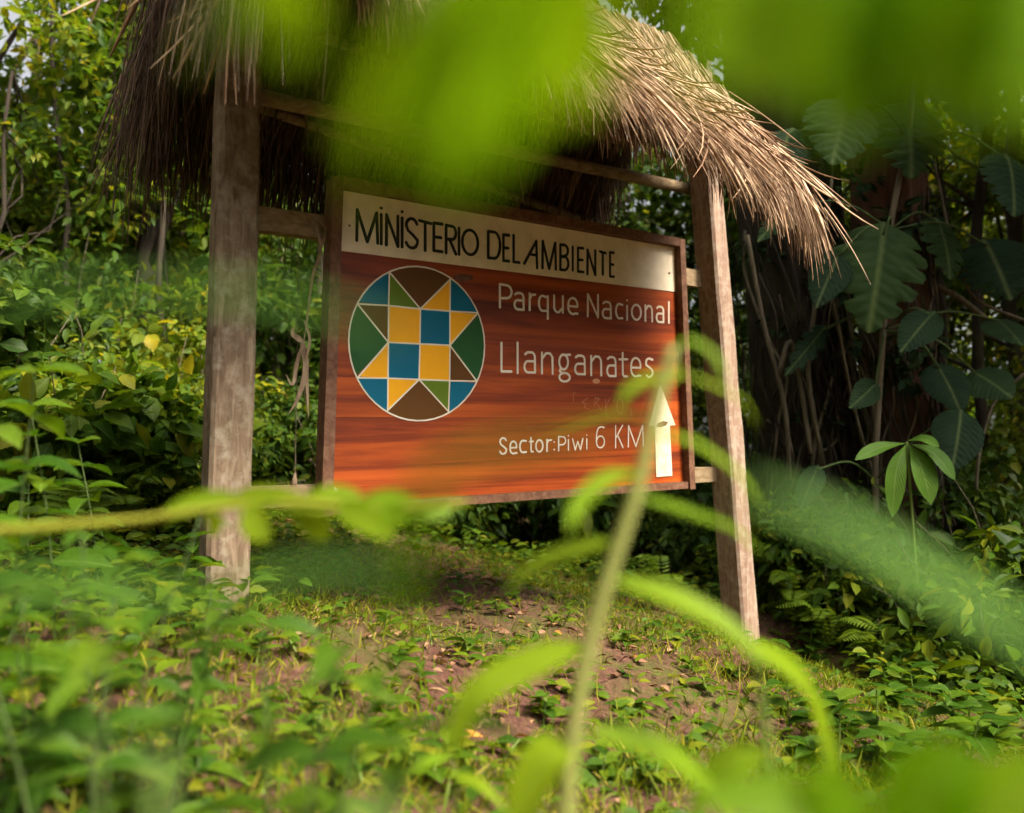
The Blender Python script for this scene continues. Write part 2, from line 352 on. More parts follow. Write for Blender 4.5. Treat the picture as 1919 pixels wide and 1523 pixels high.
T_FAR = leaf_template([(0.45, 0.5)], 0.15, 0.25)
T_MID = leaf_template([(0.28, 0.42), (0.62, 0.44)], 0.22, 0.2)
T_OVAL = leaf_template([(0.12, 0.24), (0.32, 0.46), (0.58, 0.46), (0.82, 0.26)], 0.25, 0.25)
T_LANCE = leaf_template([(0.15, 0.3), (0.38, 0.5), (0.65, 0.4), (0.87, 0.16)], 0.35, 0.25)
T_HEART = leaf_template([(0.02, 0.30), (0.15, 0.5), (0.4, 0.46), (0.7, 0.27), (0.88, 0.11)], 0.2, 0.22)
T_BLADE = leaf_template([(0.4, 0.5), (0.75, 0.38)], 0.5, 0.0)
def unit(a): return a / np.maximum(np.linalg.norm(a, axis=-1, keepdims=True), 1e-9)
def scatter(pos, axis, nrm, length, width, T):
    V0, F0, U0 = T; n = len(pos)
    a = unit(axis); s = unit(np.cross(nrm, a)); z = np.cross(a, s)
    V = (pos[:, None, :] + (length[:, None] * V0[None, :, 0])[..., None] * a[:, None, :]
         + (width[:, None] * V0[None, :, 1])[..., None] * s[:, None, :]
         + (length[:, None] * V0[None, :, 2])[..., None] * z[:, None, :])
    k = len(V0)
    F = (F0[None] + (np.arange(n) * k)[:, None, None]).reshape(-1, 3)
    UV = np.tile(U0, (n, 1)); rnd = np.repeat(rng.random(n), k)
    return V.reshape(-1, 3), F, UV, rnd
def leaf_mesh(name, parts, mat, off=(0, 0, 0), smooth=False):
    Vs, Fs, Us, Rs = [], [], [], []; b = 0
    for V, F, U, r in parts:
        Vs.append(V - np.array(off)); Fs.append(F + b); Us.append(U); Rs.append(r); b += len(V)
    return mesh_np(name, np.concatenate(Vs), np.concatenate(Fs), mat, np.concatenate(Rs), np.concatenate(Us), smooth)
def ribbon_leaf(pts, width, name, mat, parent, prof='lance', fold=0.25, up=(0, 0, 1), n=6):
    """one leaf along a curve in space, folded along its midrib"""
    C = np.array(spline(pts, n)); m = len(C); t = np.linspace(0, 1, m)
    if prof == 'lance': w = np.sin(np.pi * np.clip(t, 0, 1) ** 0.75) ** 0.8
    elif prof == 'oval': w = np.sin(np.pi * t) ** 0.6
    elif prof == 'obov': w = np.sin(np.pi * t ** 1.5) ** 0.75
    elif prof == 'heart': w = np.sin(np.pi * np.clip(t, 0, 1) ** 0.5) ** 0.8
    else: w = (1 - t ** 3) * np.minimum(1, 0.6 + t * 4)
    w = np.maximum(w, 0.02) * width * 0.5
    T = unit(np.gradient(C, axis=0)); up = np.array(up, float)
    S = unit(np.cross(T, up[None])); Nn = np.cross(S, T)
    V = np.stack([C - S * w[:, None] + Nn * (fold * w)[:, None], C, C + S * w[:, None] + Nn * (fold * w)[:, None]], 1).reshape(-1, 3)
    UV = np.stack([np.stack([t, np.zeros(m)], 1), np.stack([t, np.full(m, .5)], 1), np.stack([t, np.ones(m)], 1)], 1).reshape(-1, 2)
    F = []
    for i in range(m - 1):
        a = 3 * i; F += [(a, a + 1, a + 4, a + 3), (a + 1, a + 2, a + 5, a + 4)]
    me = mesh_np(name, V - root_loc(parent), np.array(F), mat, None, UV, True)
    return link(name, me, parent)
def mat_from(pos, axis, nrm, L, W):
    a = Vector(axis).normalized(); nrm = Vector(nrm); s = nrm.cross(a)
    if s.length < 1e-4: s = Vector((1, 0, 0)).cross(a)
    s.normalize(); z = a.cross(s)
    M = Matrix((a * L, s * W, z * L)).transposed().to_4x4(); M.translation = Vector(pos); return M
_shared = {}
def unit_leaf(T, mat, key):
    if key not in _shared:
        V, F, U = T; _shared[key] = mesh_np('leaf', V, F, mat, np.zeros(len(V)), U, True)
    return _shared[key]

# ------------------------------------------------------------------ the ground
def grid_sheet():
    xs = np.unique(np.concatenate([np.linspace(-90, -8, 24), np.linspace(-8, 8, 200), np.linspace(8, 90, 24)]))
    ys = np.unique(np.concatenate([np.linspace(-40, -2, 12), np.linspace(-2, 9, 150), np.linspace(9, 120, 30)]))
    X, Y = np.meshgrid(xs, ys); Z = ground_h(X, Y)
    near = np.exp(-((X / 9) ** 2 + ((Y - 3) / 8) ** 2))
    Z = Z + near * 0.012 * rng.standard_normal(Z.shape)
    V = np.stack([X, Y, Z], -1).reshape(-1, 3); nx = len(xs); ny = len(ys)
    i, j = np.meshgrid(np.arange(nx - 1), np.arange(ny - 1)); a = (j * nx + i).ravel()
    F = np.stack([a, a + 1, a + nx + 1, a + nx], 1)
    return mesh_np('ground', V, F, 'earth', None, None, True)
tag(link('ground', grid_sheet()), kind='structure')

# ------------------------------------------------------------------ the sign shelter
DX = np.array([0.812, 0.583, 0.0]); DX /= np.linalg.norm(DX)
NN = np.array([DX[1], -DX[0], 0.0])                     # out of the sign, toward the path
UP = np.array([0, 0, 1.0])
SP0 = at(623, 945, 2.80)
def on_sign(px, py, off=0.0): return on_plane(px, py, SP0 + NN * off, NN)
c_bl = on_sign(621, 946, 0.02) - NN * 0.02; c_tl = on_sign(641, 353, 0.02) - NN * 0.02
c_tr = on_sign(1263, 464); c_br = on_sign(1281, 902)
SIGN_W = np.linalg.norm(c_br - c_bl)
def S(u, v, off=0.0):
    return (c_bl * (1 - u) * (1 - v) + c_br * u * (1 - v) + c_tr * u * v + c_tl * (1 - u) * v) + NN * off
base_l = on_ground(430, 1135)
post_base = S(-0.2, 0); 
sign = empty('park_sign', (base_l[0], base_l[1], gz(base_l[0], base_l[1])),
             'roofed wooden park sign with carved lettering, quilt emblem and thatched roof on two posts', 'sign')

# posts: front faces taken from the photograph, on the plane a little in front of the panel
def post(fb, ft, depth, mat, top_z, off):
    (xl0, xr0, y0), (xl1, xr1, y1) = fb, ft
    bl, br = on_sign(xl0, y0, off), on_sign(xr0, y0, off); tl, tr = on_sign(xl1, y1, off), on_sign(xr1, y1, off)
    def ext(a, b, z): t = (z - a[2]) / (b[2] - a[2]); return a + (b - a) * t
    nseg = 14; mb = MB(); vs = []
    zb = min(gz(*bl[:2]), gz(*br[:2])) - 0.25
    rows = []
    for k in range(nseg + 1):
        z = zb + (top_z - zb) * k / nseg
        l, r = ext(bl, tl, z), ext(br, tr, z)
        j = lambda: DX * random.uniform(-.0025, .0025) + NN * random.uniform(-.0025, .0025)
        c = 0.012
        l0, r0 = l + j(), r + j(); lb, rb = l - NN * depth + j(), r - NN * depth + j()
        rows.append([l0 + DX * c, r0 - DX * c, r0 - NN * c, rb + NN * c, rb - DX * c, lb + DX * c, lb + NN * c, l0 - NN * c])
    for rw in rows: vs += rw
    fs = []
    for i in range(nseg):
        for q in range(8):
            a = i * 8 + q; b = i * 8 + (q + 1) % 8; fs.append((a, b, b + 8, a + 8))
    fs.append(tuple(range(7, -1, -1))); fs.append(tuple(range(nseg * 8, nseg * 8 + 8)))
    mb.add(vs, fs); return mb.build('post', mat, sign)
RIDGE_A = on_plane(1070, -5, SP0, NN); RIDGE_B = on_plane(1425, 138, SP0, NN)
EAVE_O = 0.72
E_A = on_sign(645, -40, EAVE_O); E_B = on_sign(1400, 356, EAVE_O)
def s_of(p): return float(np.dot(p - SP0, DX))
def line_z(A, B, s): sa, sb = s_of(A), s_of(B); return A[2] + (B[2] - A[2]) * (s - sa) / (sb - sa)
S_R = s_of(RIDGE_B) - 0.70; S_L = s_of(on_sign(500, 0, EAVE_O))
print('sign width', SIGN_W, 'height', np.linalg.norm(c_tl - c_bl), 'roof s', S_L, S_R, 'ridge z', line_z(RIDGE_A, RIDGE_B, 0), line_z(RIDGE_A, RIDGE_B, S_R), 'eave z', line_z(E_A, E_B, S_L), line_z(E_A, E_B, S_R), 'base_l', base_l)
def ridge_pt(s): p = SP0 + DX * s; return np.array([p[0], p[1], line_z(RIDGE_A, RIDGE_B, s) - 0.10])
def eave_pt(s, side): p = SP0 + DX * s + NN * EAVE_O * side; return np.array([p[0], p[1], line_z(E_A, E_B, s) + 0.10])
post((385, 469, 1130), (421, 494, 60), 0.11, 'post', ridge_pt(-0.45)[2] - 0.05, 0.055)
post((1396, 1428, 1200), (1334, 1359, 388), 0.14, 'post_red', ridge_pt(2.1)[2] - 0.05, 0.07)

def board_between(p, q, h, d, name, mat, parent, up=UP, nrm=NN, seg=6, wob=0.003):
    """a sawn board from p to q (centres), h high, d deep, slightly uneven"""
    p, q = np.array(p), np.array(q); mb = MB(); vs = []; fs = []
    for k in range(seg + 1):
        c = p + (q - p) * k / seg
        for (a, b) in ((-1, -1), (1, -1), (1, 1), (-1, 1)):
            vs.append(c + up * (a * h / 2 + random.uniform(-wob, wob)) + nrm * (b * d / 2 + random.uniform(-wob, wob) * 0.4))
    for i in range(seg):
        for k in range(4):
            a = i * 4 + k; b = i * 4 + (k + 1) % 4; fs.append((a, b, b + 4, a + 4))
    fs.append((3, 2, 1, 0)); fs.append(tuple(seg * 4 + k for k in range(4)))
    mb.add(vs, fs); return mb.build(name, mat, parent)
# two rails behind the board, from post to post
ra, rb_ = on_sign(478, 410, -0.05), on_sign(1318, 524, -0.05); board_between(ra, rb_, 0.085, 0.04, 'rail', 'rail', sign)
ra, rb_ = on_sign(466, 933, -0.05), on_sign(1342, 888, -0.05); board_between(ra, rb_, 0.075, 0.045, 'rail', 'rail', sign)

# sign board: planks, frame, header, emblem, letters
def quad_board(u0, u1, v0, v1, o0, o1, name, mat, parent, uvs=False, off=None):
    mb = MB()
    q = [S(u0, v0, o1), S(u1, v0, o1), S(u1, v0, o0), S(u0, v0, o0), S(u0, v1, o1), S(u1, v1, o1), S(u1, v1, o0), S(u0, v1, o0)]
    mb.hexa(q); o = mb.build(name, mat, parent)
    if uvs:
        l = o.data.uv_layers.new(name='UVMap'); uvm = [(u0, v0), (u1, v0), (u1, v0), (u0, v0), (u0, v1), (u1, v1), (u1, v1), (u0, v1)]
        du = random.random() * 9
        for poly in o.data.polygons:
            for li in poly.loop_indices:
                a, b = uvm[o.data.loops[li].vertex_index]; l.data[li].uv = (a * 1.8 + du, b * 1.2 + du)
    return o
board = quad_board(-0.006, 1.006, -0.006, 1.006, -0.028, -0.018, 'sign_board', 'frame', sign)
vj = [0.0, 0.115, 0.272, 0.40, 0.545, 0.69, 0.815, 1.0]
for a, b in zip(vj[:-1], vj[1:]):
    quad_board(0.0, 1.0, a + 0.0003, b - 0.0003, -0.0175, random.uniform(-0.0006, 0.0006), 'plank', 'plank', board, True)
fw = 0.038 / SIGN_W; fh = 0.038 / 1.18
quad_board(-fw * 1.1, -0.0005, -fh, 1 + fh, -0.03, 0.035, 'frame_stile', 'frame', board)
quad_board(1.0005, 1 + fw, -fh, 1 + fh, -0.03, 0.04, 'frame_stile', 'frame', board)
quad_board(-0.0005, 1.0005, 1.0005, 1 + fh * 1.1, -0.03, 0.038, 'frame_rail', 'frame', board)
quad_board(-0.0005, 1.0005, -fh * 0.9, -0.0005, -0.03, 0.03, 'frame_rail', 'frame', board)
# painted header band
def sign_poly(pts, off0, off1, name, mat, parent):
    """flat shape on the sign from pixel outline, a millimetre or two thick"""
    P = [on_sign(x, y, 0) for x, y in pts]
    n = len(P); a = sum(P[i][0] * P[(i + 1) % n][2] - P[(i + 1) % n][0] * P[i][2] for i in range(n))
    if a < 0: P = P[::-1]
    mb = MB(); mb.add([p + NN * off1 for p in P] + [p + NN * off0 for p in P],
                      [tuple(range(n))] + [(i + n, (i + 1) % n + n, (i + 1) % n, i) for i in range(n)])
    return mb.build(name, mat, parent)
hdr = MB()
v_l = 1 - (470 - 353) / (946 - 353.0); v_r = 1 - (548 - 464) / (902 - 464.0)
q = [S(0.001, v_l, .004), S(.999, v_r, .004), S(.999, v_r, -.001), S(0.001, v_l, -.001), S(0.001, .999, .004), S(.999, .999, .004), S(.999, .999, -.001), S(0.001, .999, -.001)]
hdr.hexa(q); header = hdr.build('header_board', 'white', board)

def stroke_mesh(strokes, width, off, name, mat, parent, thick=0.0016):
    """rounded painted strokes; strokes are pixel polylines, width in metres"""
    mb = MB(); r = width / 2; split = []
    for st in strokes:                       # cut at sharp corners so that every limb keeps its width
        cur = [st[0]]
        for i in range(1, len(st)):
            cur.append(st[i])
            if i < len(st) - 1:
                ax, ay = st[i][0] - st[i - 1][0], st[i][1] - st[i - 1][1]; bx, by = st[i + 1][0] - st[i][0], st[i + 1][1] - st[i][1]
                if (ax * bx + ay * by) < 0.8 * math.hypot(ax, ay) * math.hypot(bx, by): split.append(cur); cur = [st[i]]
        split.append(cur)
    off0 = off
    for si, st in enumerate(split):
        off = off0 + 0.00012 * (si % 7)
        P = [on_sign(x, y, 0) for x, y in st]
        if len(P) == 1: P = [P[0], P[0] + DX * 1e-4]
        c2 = [np.array([s_of(p), p[2]]) for p in P]
        left, right = [], []
        n = len(c2)
        for i in range(n):
            t = c2[min(i + 1, n - 1)] - c2[max(i - 1, 0)]; t = t / max(np.linalg.norm(t), 1e-9); m = np.array([-t[1], t[0]])
            rr = r * random.uniform(0.93, 1.07)
            left.append(c2[i] + m * rr); right.append(c2[i] - m * rr)
        def capn(c, a0):
            return [c + r * np.array([math.cos(a), math.sin(a)]) for a in np.linspace(a0, a0 + math.pi, 6)[1:-1]]
        te = c2[-1] - c2[-2]; ts = c2[0] - c2[1]
        ae = math.atan2(te[1], te[0]) - math.pi / 2; as_ = math.atan2(ts[1], ts[0]) - math.pi / 2
        to3 = lambda q: SP0 + DX * q[0] + UP * (q[1] - SP0[2])
        for i in range(n - 1):
            qd = [right[i], right[i + 1], left[i + 1], left[i]]
            prism(mb, [to3(x) for x in qd], off, thick)
        prism(mb, [to3(x) for x in [right[-1]] + capn(c2[-1], ae) + [left[-1]]], off, thick)
        prism(mb, [to3(x) for x in [left[0]] + capn(c2[0], as_) + [right[0]]], off, thick)
    return mb.build(name, mat, parent)
def prism(mb, P, off, thick):
    n = len(P)
    mb.add([p + NN * (off + thick) for p in P] + [p + NN * off for p in P], [tuple(range(n))] + [(i + n, (i + 1) % n + n, (i + 1) % n, i) for i in range(n)])

def arc(cx, cy, rx, ry, a0, a1, n=12):
    return [(cx + rx * math.cos(math.radians(a0 + (a1 - a0) * i / n)), cy - ry * math.sin(math.radians(a0 + (a1 - a0) * i / n))) for i in range(n + 1)]
# glyph strokes in a unit box, y down, 0 = top, 1 = baseline
G = {
 'M': [[(0, 1), (0.02, 0), (.5, 1), (.95, .02), (1, 1)]], 'N': [[(0, 1), (0.02, 0), (.96, 1), (.96, 0)]],
 'I': [[(.5, 0), (.5, 1)]], 'i': [[(.5, .08), (.5, 1)], [(.5, -.12)]], 'j': [[(.5, .12), (.5, 1)], [(.5, -.22)]], 'I2': [[(.5, .0), (.5, 1)]],
 'S': [arc(.5, .25, .45, .25, 20, 180, 9) + [(.2, .42), (.55, .53), (.85, .66)] + arc(.5, .75, .48, .25, 10, -160, 9)],
 'T': [[(0, 0), (1, .05)], [(.5, .03), (.5, 1)]],
 'E': [[(1, 0), (0, 0), (0, 1), (1, 1)], [(0, .5), (.85, .5)]],
 'R': [[(0, 1), (0, 0), (.6, .02)] + arc(.6, .25, .4, .24, 90, -90, 8) + [(.1, .5)], [(.35, .5), (1, 1)]],
 'O': [arc(.5, .5, .5, .5, 90, 450, 24)], 'D': [[(0, 0), (0, 1), (.5, 1)] + arc(.5, .5, .5, .5, -80, 80, 12) + [(.3, 0), (0, 0)]],
 'L': [[(0, 0), (0, 1), (1, 1)]], 'A': [[(0, .95), (.88, 0), (.94, 1.08)], [(.42, .55), (.92, .58)]],
 'B': [[(0, 1), (0, 0), (.5, .0)] + arc(.5, .22, .45, .22, 80, -80, 7) + [(.15, .47), (.5, .47)] + arc(.5, .73, .5, .27, 80, -80, 7) + [(0, 1)]],
 'P': [[(0, 1), (0, 0), (.55, .02)] + arc(.55, .3, .45, .28, 85, -85, 9) + [(.05, .6)]],
 'a': [[(.08, .1), (.3, 0), (.65, 0)] + arc(.65, .25, .33, .25, 80, 0, 5) + [(1, 1), (.35, 1)] + arc(.35, .72, .35, .28, -100, -260, 8) + [(.95, .44)]],
 'r': [[(0, 0), (0, 1)], [(0, .35), (.35, .08), (1, .05)]],
 'q': [[(.98, .08), (.4, 0)] + arc(.4, .45, .4, .45, 90, 270, 10) + [(.98, .88)], [(1, 0), (1, 1.35)]],
 'u': [[(0, 0), (0, .65)] + arc(.42, .68, .42, .32, 180, 290, 6) + [(1, .7)], [(1, 0), (1, 1)]],
 'e': [[(.03, .52), (.97, .52)] + arc(.5, .42, .48, .42, -10, 170, 12) + arc(.52, .6, .5, .4, 185, 300, 8) + [(1, .96)]],
 'c': [[(1, .05), (.5, 0)] + arc(.5, .5, .5, .5, 95, 265, 12) + [(1, .97)]],
 'o': [arc(.5, .5, .5, .5, 90, 450, 20)],
 'n': [[(0, 0), (0, 1)], [(0, .3), (.4, .02), (.75, .03), (.98, .2), (1, 1)]], 'l': [[(.5, 0), (.5, 1)]],
 'g': [arc(.42, .28, .4, .28, 80, 440, 16), [(.5, .02), (1, .0)], [(.2, .5), (.05, .62), (.3, .7)] + arc(.5, .85, .48, .16, 90, -270, 14)],
 't': [[(.35, -.25), (.38, .9), (.55, 1), (1, 1)], [(-.1, .1), (1, .08)]],
 's': [[(.95, .06), (.5, 0)] + arc(.45, .24, .42, .24, 90, 210, 6) + [(.5, .48), (.85, .6)] + arc(.5, .76, .48, .24, 30, -140, 8)],
 '.': [[(.5, .15)]], ',': [[(.5, .9)]], 'w': [[(0, 0), (.25, 1), (.5, .25), (.75, 1), (1, 0)]],
 '6': [[(.95, .04), (.6, 0)] + arc(.5, .5, .5, .5, 110, 180, 6) + [(0, .7)], arc(.5, .72, .5, .28, 0, 360, 18)],
 'K': [[(0, 0), (0, 1)], [(.95, 0), (.05, .55)], [(.25, .42), (1, 1)]],
}
def write(items, ox, oy, sc, slope, width, off, mat, parent):
    for ch, x0, x1, yt, yb in items:
        st = []
        if x0 == x1: x0 -= 1; x1 += 1
        for s_ in G[ch]:
            st.append([(ox + (x0 + (x1 - x0) * u) / sc, oy + (yt + (yb - yt) * v) / sc + slope * ((x1 - x0) * (u - 0.5)) / sc) for u, v in s_])
        stroke_mesh(st, width, off, 'letter', mat, parent)
LW = 0.0122
write([('M', 165, 400, 335, 680), ('i', 440, 440, 345, 703), ('N', 497, 632, 385, 725), ('i', 674, 674, 385, 738), ('S', 714, 850, 420, 750),
       ('T', 868, 998, 450, 778), ('E', 1030, 1125, 475, 785), ('R', 1168, 1278, 500, 812), ('I', 1313, 1313, 525, 822), ('O', 1350, 1525, 548, 825)], 640, 340, 5.997, .14, LW, 0.0042, 'black', header)
write([('D', 66, 172, 168, 405), ('E', 202, 252, 195, 428), ('L', 294, 345, 200, 440), ('A', 390, 512, 245, 468), ('M', 553, 673, 255, 498),
       ('B', 714, 785, 285, 510), ('I', 825, 825, 300, 512), ('E', 872, 920, 312, 525), ('N', 957, 1030, 330, 550), ('T', 1070, 1120, 345, 550), ('E', 1160, 1194, 352, 568)],
      900, 400, 4.7975, .10, LW, 0.0042, 'black', header)
write([('P', 174, 280, 640, 848), ('a', 305, 388, 715, 862), ('r', 442, 492, 720, 870), ('q', 525, 605, 740, 890), ('u', 662, 740, 740, 888), ('e', 787, 873, 760, 903),
       ('N', 964, 1060, 728, 928), ('a', 1098, 1172, 795, 940), ('c', 1218, 1276, 812, 942), ('j', 1318, 1318, 812, 955), ('o', 1360, 1443, 820, 955), ('n', 1482, 1542, 828, 968),
       ('a', 1582, 1645, 838, 975), ('l', 1693, 1693, 797, 982)], 900, 400, 4.7975, 0.09, 0.0098, 0.0008, 'cream', board)
write([('L', 188, 278, 108, 364), ('l', 333, 333, 105, 378), ('a', 394, 490, 192, 373), ('n', 552, 648, 196, 382), ('g', 705, 805, 212, 452), ('a', 850, 938, 222, 388),
       ('n', 995, 1085, 226, 398), ('a', 1138, 1215, 235, 405), ('t', 1255, 1320, 240, 408), ('e', 1352, 1440, 243, 410), ('s', 1485, 1550, 248, 415)], 900, 620, 4.7975, 0.03, 0.0098, 0.0008, 'cream', board)
write([('S', 172, 234, 962, 1105), ('e', 265, 325, 992, 1102), ('c', 354, 410, 985, 1092), ('t', 444, 472, 985, 1085), ('o', 498, 560, 980, 1086), ('r', 597, 637, 975, 1080), ('.', 662, 662, 985, 1075), (',', 662, 662, 985, 1075)],
      900, 620, 4.7975, -.03, 0.0072, 0.0008, 'cream', board)
write([('P', 702, 765, 948, 1075), ('j', 790, 790, 965, 1070), ('w', 828, 920, 968, 1068), ('j', 955, 955, 958, 1060), ('6', 1042, 1114, 862, 1050), ('K', 1214, 1280, 850, 1048), ('M', 1328, 1465, 848, 1038)],
      900, 620, 4.7975, -.04, 0.0060, 0.0008, 'cream', board)
zz = lambda pts, ox, oy, sc: [(ox + x / sc, oy + y / sc) for x, y in pts]
arrow = sign_poly(zz([(1615, 485), (1518, 850), (1562, 855), (1580, 1312), (1722, 1302), (1700, 850), (1750, 848)], 900, 620, 4.7975), -.0005, .0035, 'arrow', 'arrow_paint', board)
sign_poly(zz([(1590, 828), (1640, 808), (1685, 818), (1665, 850), (1620, 866), (1575, 862)], 900, 620, 4.7975), .0030, .0042, 'bare_patch', 'frame', board)
for k, st in enumerate([[[(835, 560), (838, 640)], [(835, 560), (860, 556)]], [[(965, 600), (915, 640), (950, 660), (930, 690), (980, 700)]], [[(1020, 690), (1035, 600), (1070, 610), (1040, 645), (1085, 710)]],
          [[(1125, 610), (1130, 760)], [(1165, 600), (1128, 680), (1135, 700)]], [arc(1255, 675, 28, 70, 90, 450, 14)], [[(1320, 635), (1365, 625)]], [[(1350, 700), (1365, 770)]]]):
    stroke_mesh([zz(s_, 900, 620, 4.7975) for s_ in st], 0.0014, 0.0007, 'scratch', 'scratch', board, 0.0003)
# bruised, chipped corner of the board
sign_poly([(625, 946), (640, 944), (634, 936), (637, 925), (631, 915), (626, 912)], .0005, .002, 'chipped_corner', 'cream', board)
for x, y in ((654, 423), (1253, 512), (960, 372), (1130, 400)): sign_poly(arc(x, y, 2.3, 2.3, 0, 330, 7), .003, .0046, 'nail', 'frame', board)
sign_poly(arc(868, 520, 19, 7, 0, 345, 16), .0006, .0012, 'knot', 'frame', board); sign_poly(arc(1117, 714, 7, 5, 0, 330, 9), .0006, .0012, 'knot', 'scratch', board)

# emblem
ez = lambda x, y: (640 + x / 4.7607, 480 + y / 4.7607)
EC = (668, 779); ERX, ERY = 606, 688
def e_arc(p, q, n=14):
    """points on the ellipse from p to q, counter-clockwise the short way"""
    a0 = math.atan2(-(p[1] - EC[1]) / ERY, (p[0] - EC[0]) / ERX); a1 = math.atan2(-(q[1] - EC[1]) / ERY, (q[0] - EC[0]) / ERX)
    d = (a1 - a0 + math.pi) % (2 * math.pi) - math.pi
    r = []
    for i in range(n + 1):
        a = a0 + d * i / n; sh = 0.04
        r.append((EC[0] + ERX * math.cos(a), EC[1] - ERY * math.sin(a) + sh * ERX * math.cos(a)))
    return r
a1_, a2_, a3_, a4_, a5_ = (140, 425), (418, 440), (702, 470), (965, 490), (1215, 505)
b2_, b3_, b4_ = (416, 768), (697, 782), (965, 795)
c1_, c2_, c3_, c4_, c5_ = (140, 1085), (412, 1088), (690, 1100), (962, 1110), (1205, 1115)
t1_, t2_, d1_, d2_ = (425, 140), (968, 205), (410, 1375), (952, 1385)
PATCH = [('blue', [a2_] + e_arc(t1_, a1_)), ('ltgreen', [t1_, a2_, a3_]), ('brown', [a3_] + e_arc(t2_, t1_)), ('yellow', [a3_, t2_, a4_]), ('blue', [a4_] + e_arc(a5_, t2_)),
         ('yellow', [a4_, a5_, b4_]), ('dkgreen', [b4_] + e_arc(c5_, a5_)), ('brown', [b4_, c4_, c5_]), ('blue', [c4_] + e_arc(d2_, c5_)), ('ltgreen', [c3_, c4_, d2_]),
         ('brown', [c3_] + e_arc(d1_, d2_)), ('yellow', [c2_, c3_, d1_]), ('blue', [c2_] + e_arc(c1_, d1_)), ('yellow', [c1_, c2_, b2_]), ('dkgreen', [b2_] + e_arc(a1_, c1_)), ('brown', [a1_, a2_, b2_]),
         ('yellow', [a2_, a3_, b3_, b2_]), ('blue', [a3_, a4_, b4_, b3_]), ('blue', [b2_, b3_, c3_, c2_]), ('yellow', [b3_, b4_, c4_, c3_])]
for m_, pts in PATCH: sign_poly([ez(*p) for p in pts], 0.0006, 0.0016, 'emblem_patch', m_, board)
full = []
for i in range(49):
    a = 2 * math.pi * i / 48; full.append((EC[0] + ERX * math.cos(a), EC[1] - ERY * math.sin(a) + 0.04 * ERX * math.cos(a)))
lines = [full, [a1_, a2_, a3_, a4_, a5_], [c1_, c2_, c3_, c4_, c5_], [b2_, b3_, b4_], [t1_, a2_, b2_, c2_, d1_], [a3_, b3_, c3_], [t2_, a4_, b4_, c4_, d2_],
         [t1_, a3_, t2_], [a1_, b2_, c1_], [a5_, b4_, c5_], [d1_, c3_, d2_]]
for ln in lines: stroke_mesh([[ez(*p) for p in ln]], 0.0058, 0.0017, 'emblem_line', 'cream', board, 0.0008)

# ------------------------------------------------------------------ thatched roof
roof_m = MB()
for side in (1, -1):
    q = []
    for lift in (0.0, 0.05):
        q += [eave_pt(S_L + .06, side) + UP * lift, eave_pt(S_R - .06, side) + UP * lift, ridge_pt(S_R - .06) + UP * lift, ridge_pt(S_L + .06) + UP * lift]
    roof_m.hexa(q)
roof = roof_m.build('roof', 'thatch_base', sign)
# rafters and purlins under the thatch
for s in (-0.45, 0.45, 1.2, S_R - .28):
    for side in (1, -1):
        a = eave_pt(s, side) * 0.86 + ridge_pt(s) * 0.14 - UP * 0.06; b = ridge_pt(s) - UP * 0.05 + NN * side * 0.03
        m_ = MB(); m_.tube([a, (a + b) / 2, b], 0.026, 8); m_.build('rafter', 'rail', roof, True)
for side in (1, -1):
    for f, dz in ((0.30, -0.105), (0.68, -0.10)):
        a = eave_pt(S_L + .1, side) * (1 - f) + ridge_pt(S_L + .1) * f + UP * dz; b = eave_pt(S_R - .1, side) * (1 - f) + ridge_pt(S_R - .1) * f + UP * dz
        m_ = MB(); m_.tube([a, a * .66 + b * .34, a * .33 + b * .67, b], 0.022, 8); m_.build('purlin', 'rail', roof, True)
# the pole across the front, post to post
m_ = MB(); m_.tube([on_sign(470, 178, -0.10), on_sign(900, 270, -0.10), on_sign(1330, 362, -0.10)], 0.03, 8); m_.build('beam', 'rail', sign, True)

def strands(start, d0, length, droop, width, n_seg=5, flare=0.09):
    """drooping palm strips: three-sided tubes; start Nx3, d0 unit Nx3, length N, droop N"""
    n = len(start); pts = [start]; d = d0.copy(); side_j = rng.standard_normal((n, 3)) * (flare if np.isscalar(flare) else flare[:, None])
    for k in range(n_seg):
        d = unit(d + np.stack([0 * droop, 0 * droop, -droop], 1) + side_j * 0.35)
        pts.append(pts[-1] + d * (length / n_seg)[:, None])
    P = np.stack(pts, 1)
    ref = unit(rng.standard_normal((n, 3))); V = []
    for k in range(n_seg + 1):
        t = unit(P[:, min(k + 1, n_seg)] - P[:, max(k - 1, 0)]); u = unit(ref - t * (ref * t).sum(1, keepdims=True)); w = np.cross(t, u)
        r = width * (1.0 if k < n_seg - 1 else (0.75 if k == n_seg - 1 else 0.25)) * 0.5
        V.append(np.stack([P[:, k] + u * r[:, None], P[:, k] + (-u * .5 + w * .35) * r[:, None], P[:, k] + (-u * .6 - w * .35) * r[:, None]], 1))
    V = np.stack(V, 1).reshape(-1, 3); per = (n_seg + 1) * 3
    f = []
    for k in range(n_seg):
        for q in range(3):
            a = k * 3 + q; b = k * 3 + (q + 1) % 3; f.append((a, b, b + 3, a + 3))
    F = (np.array(f)[None] + (np.arange(n) * per)[:, None, None]).reshape(-1, 4)
    return V, F, np.repeat(rng.random(n), per)
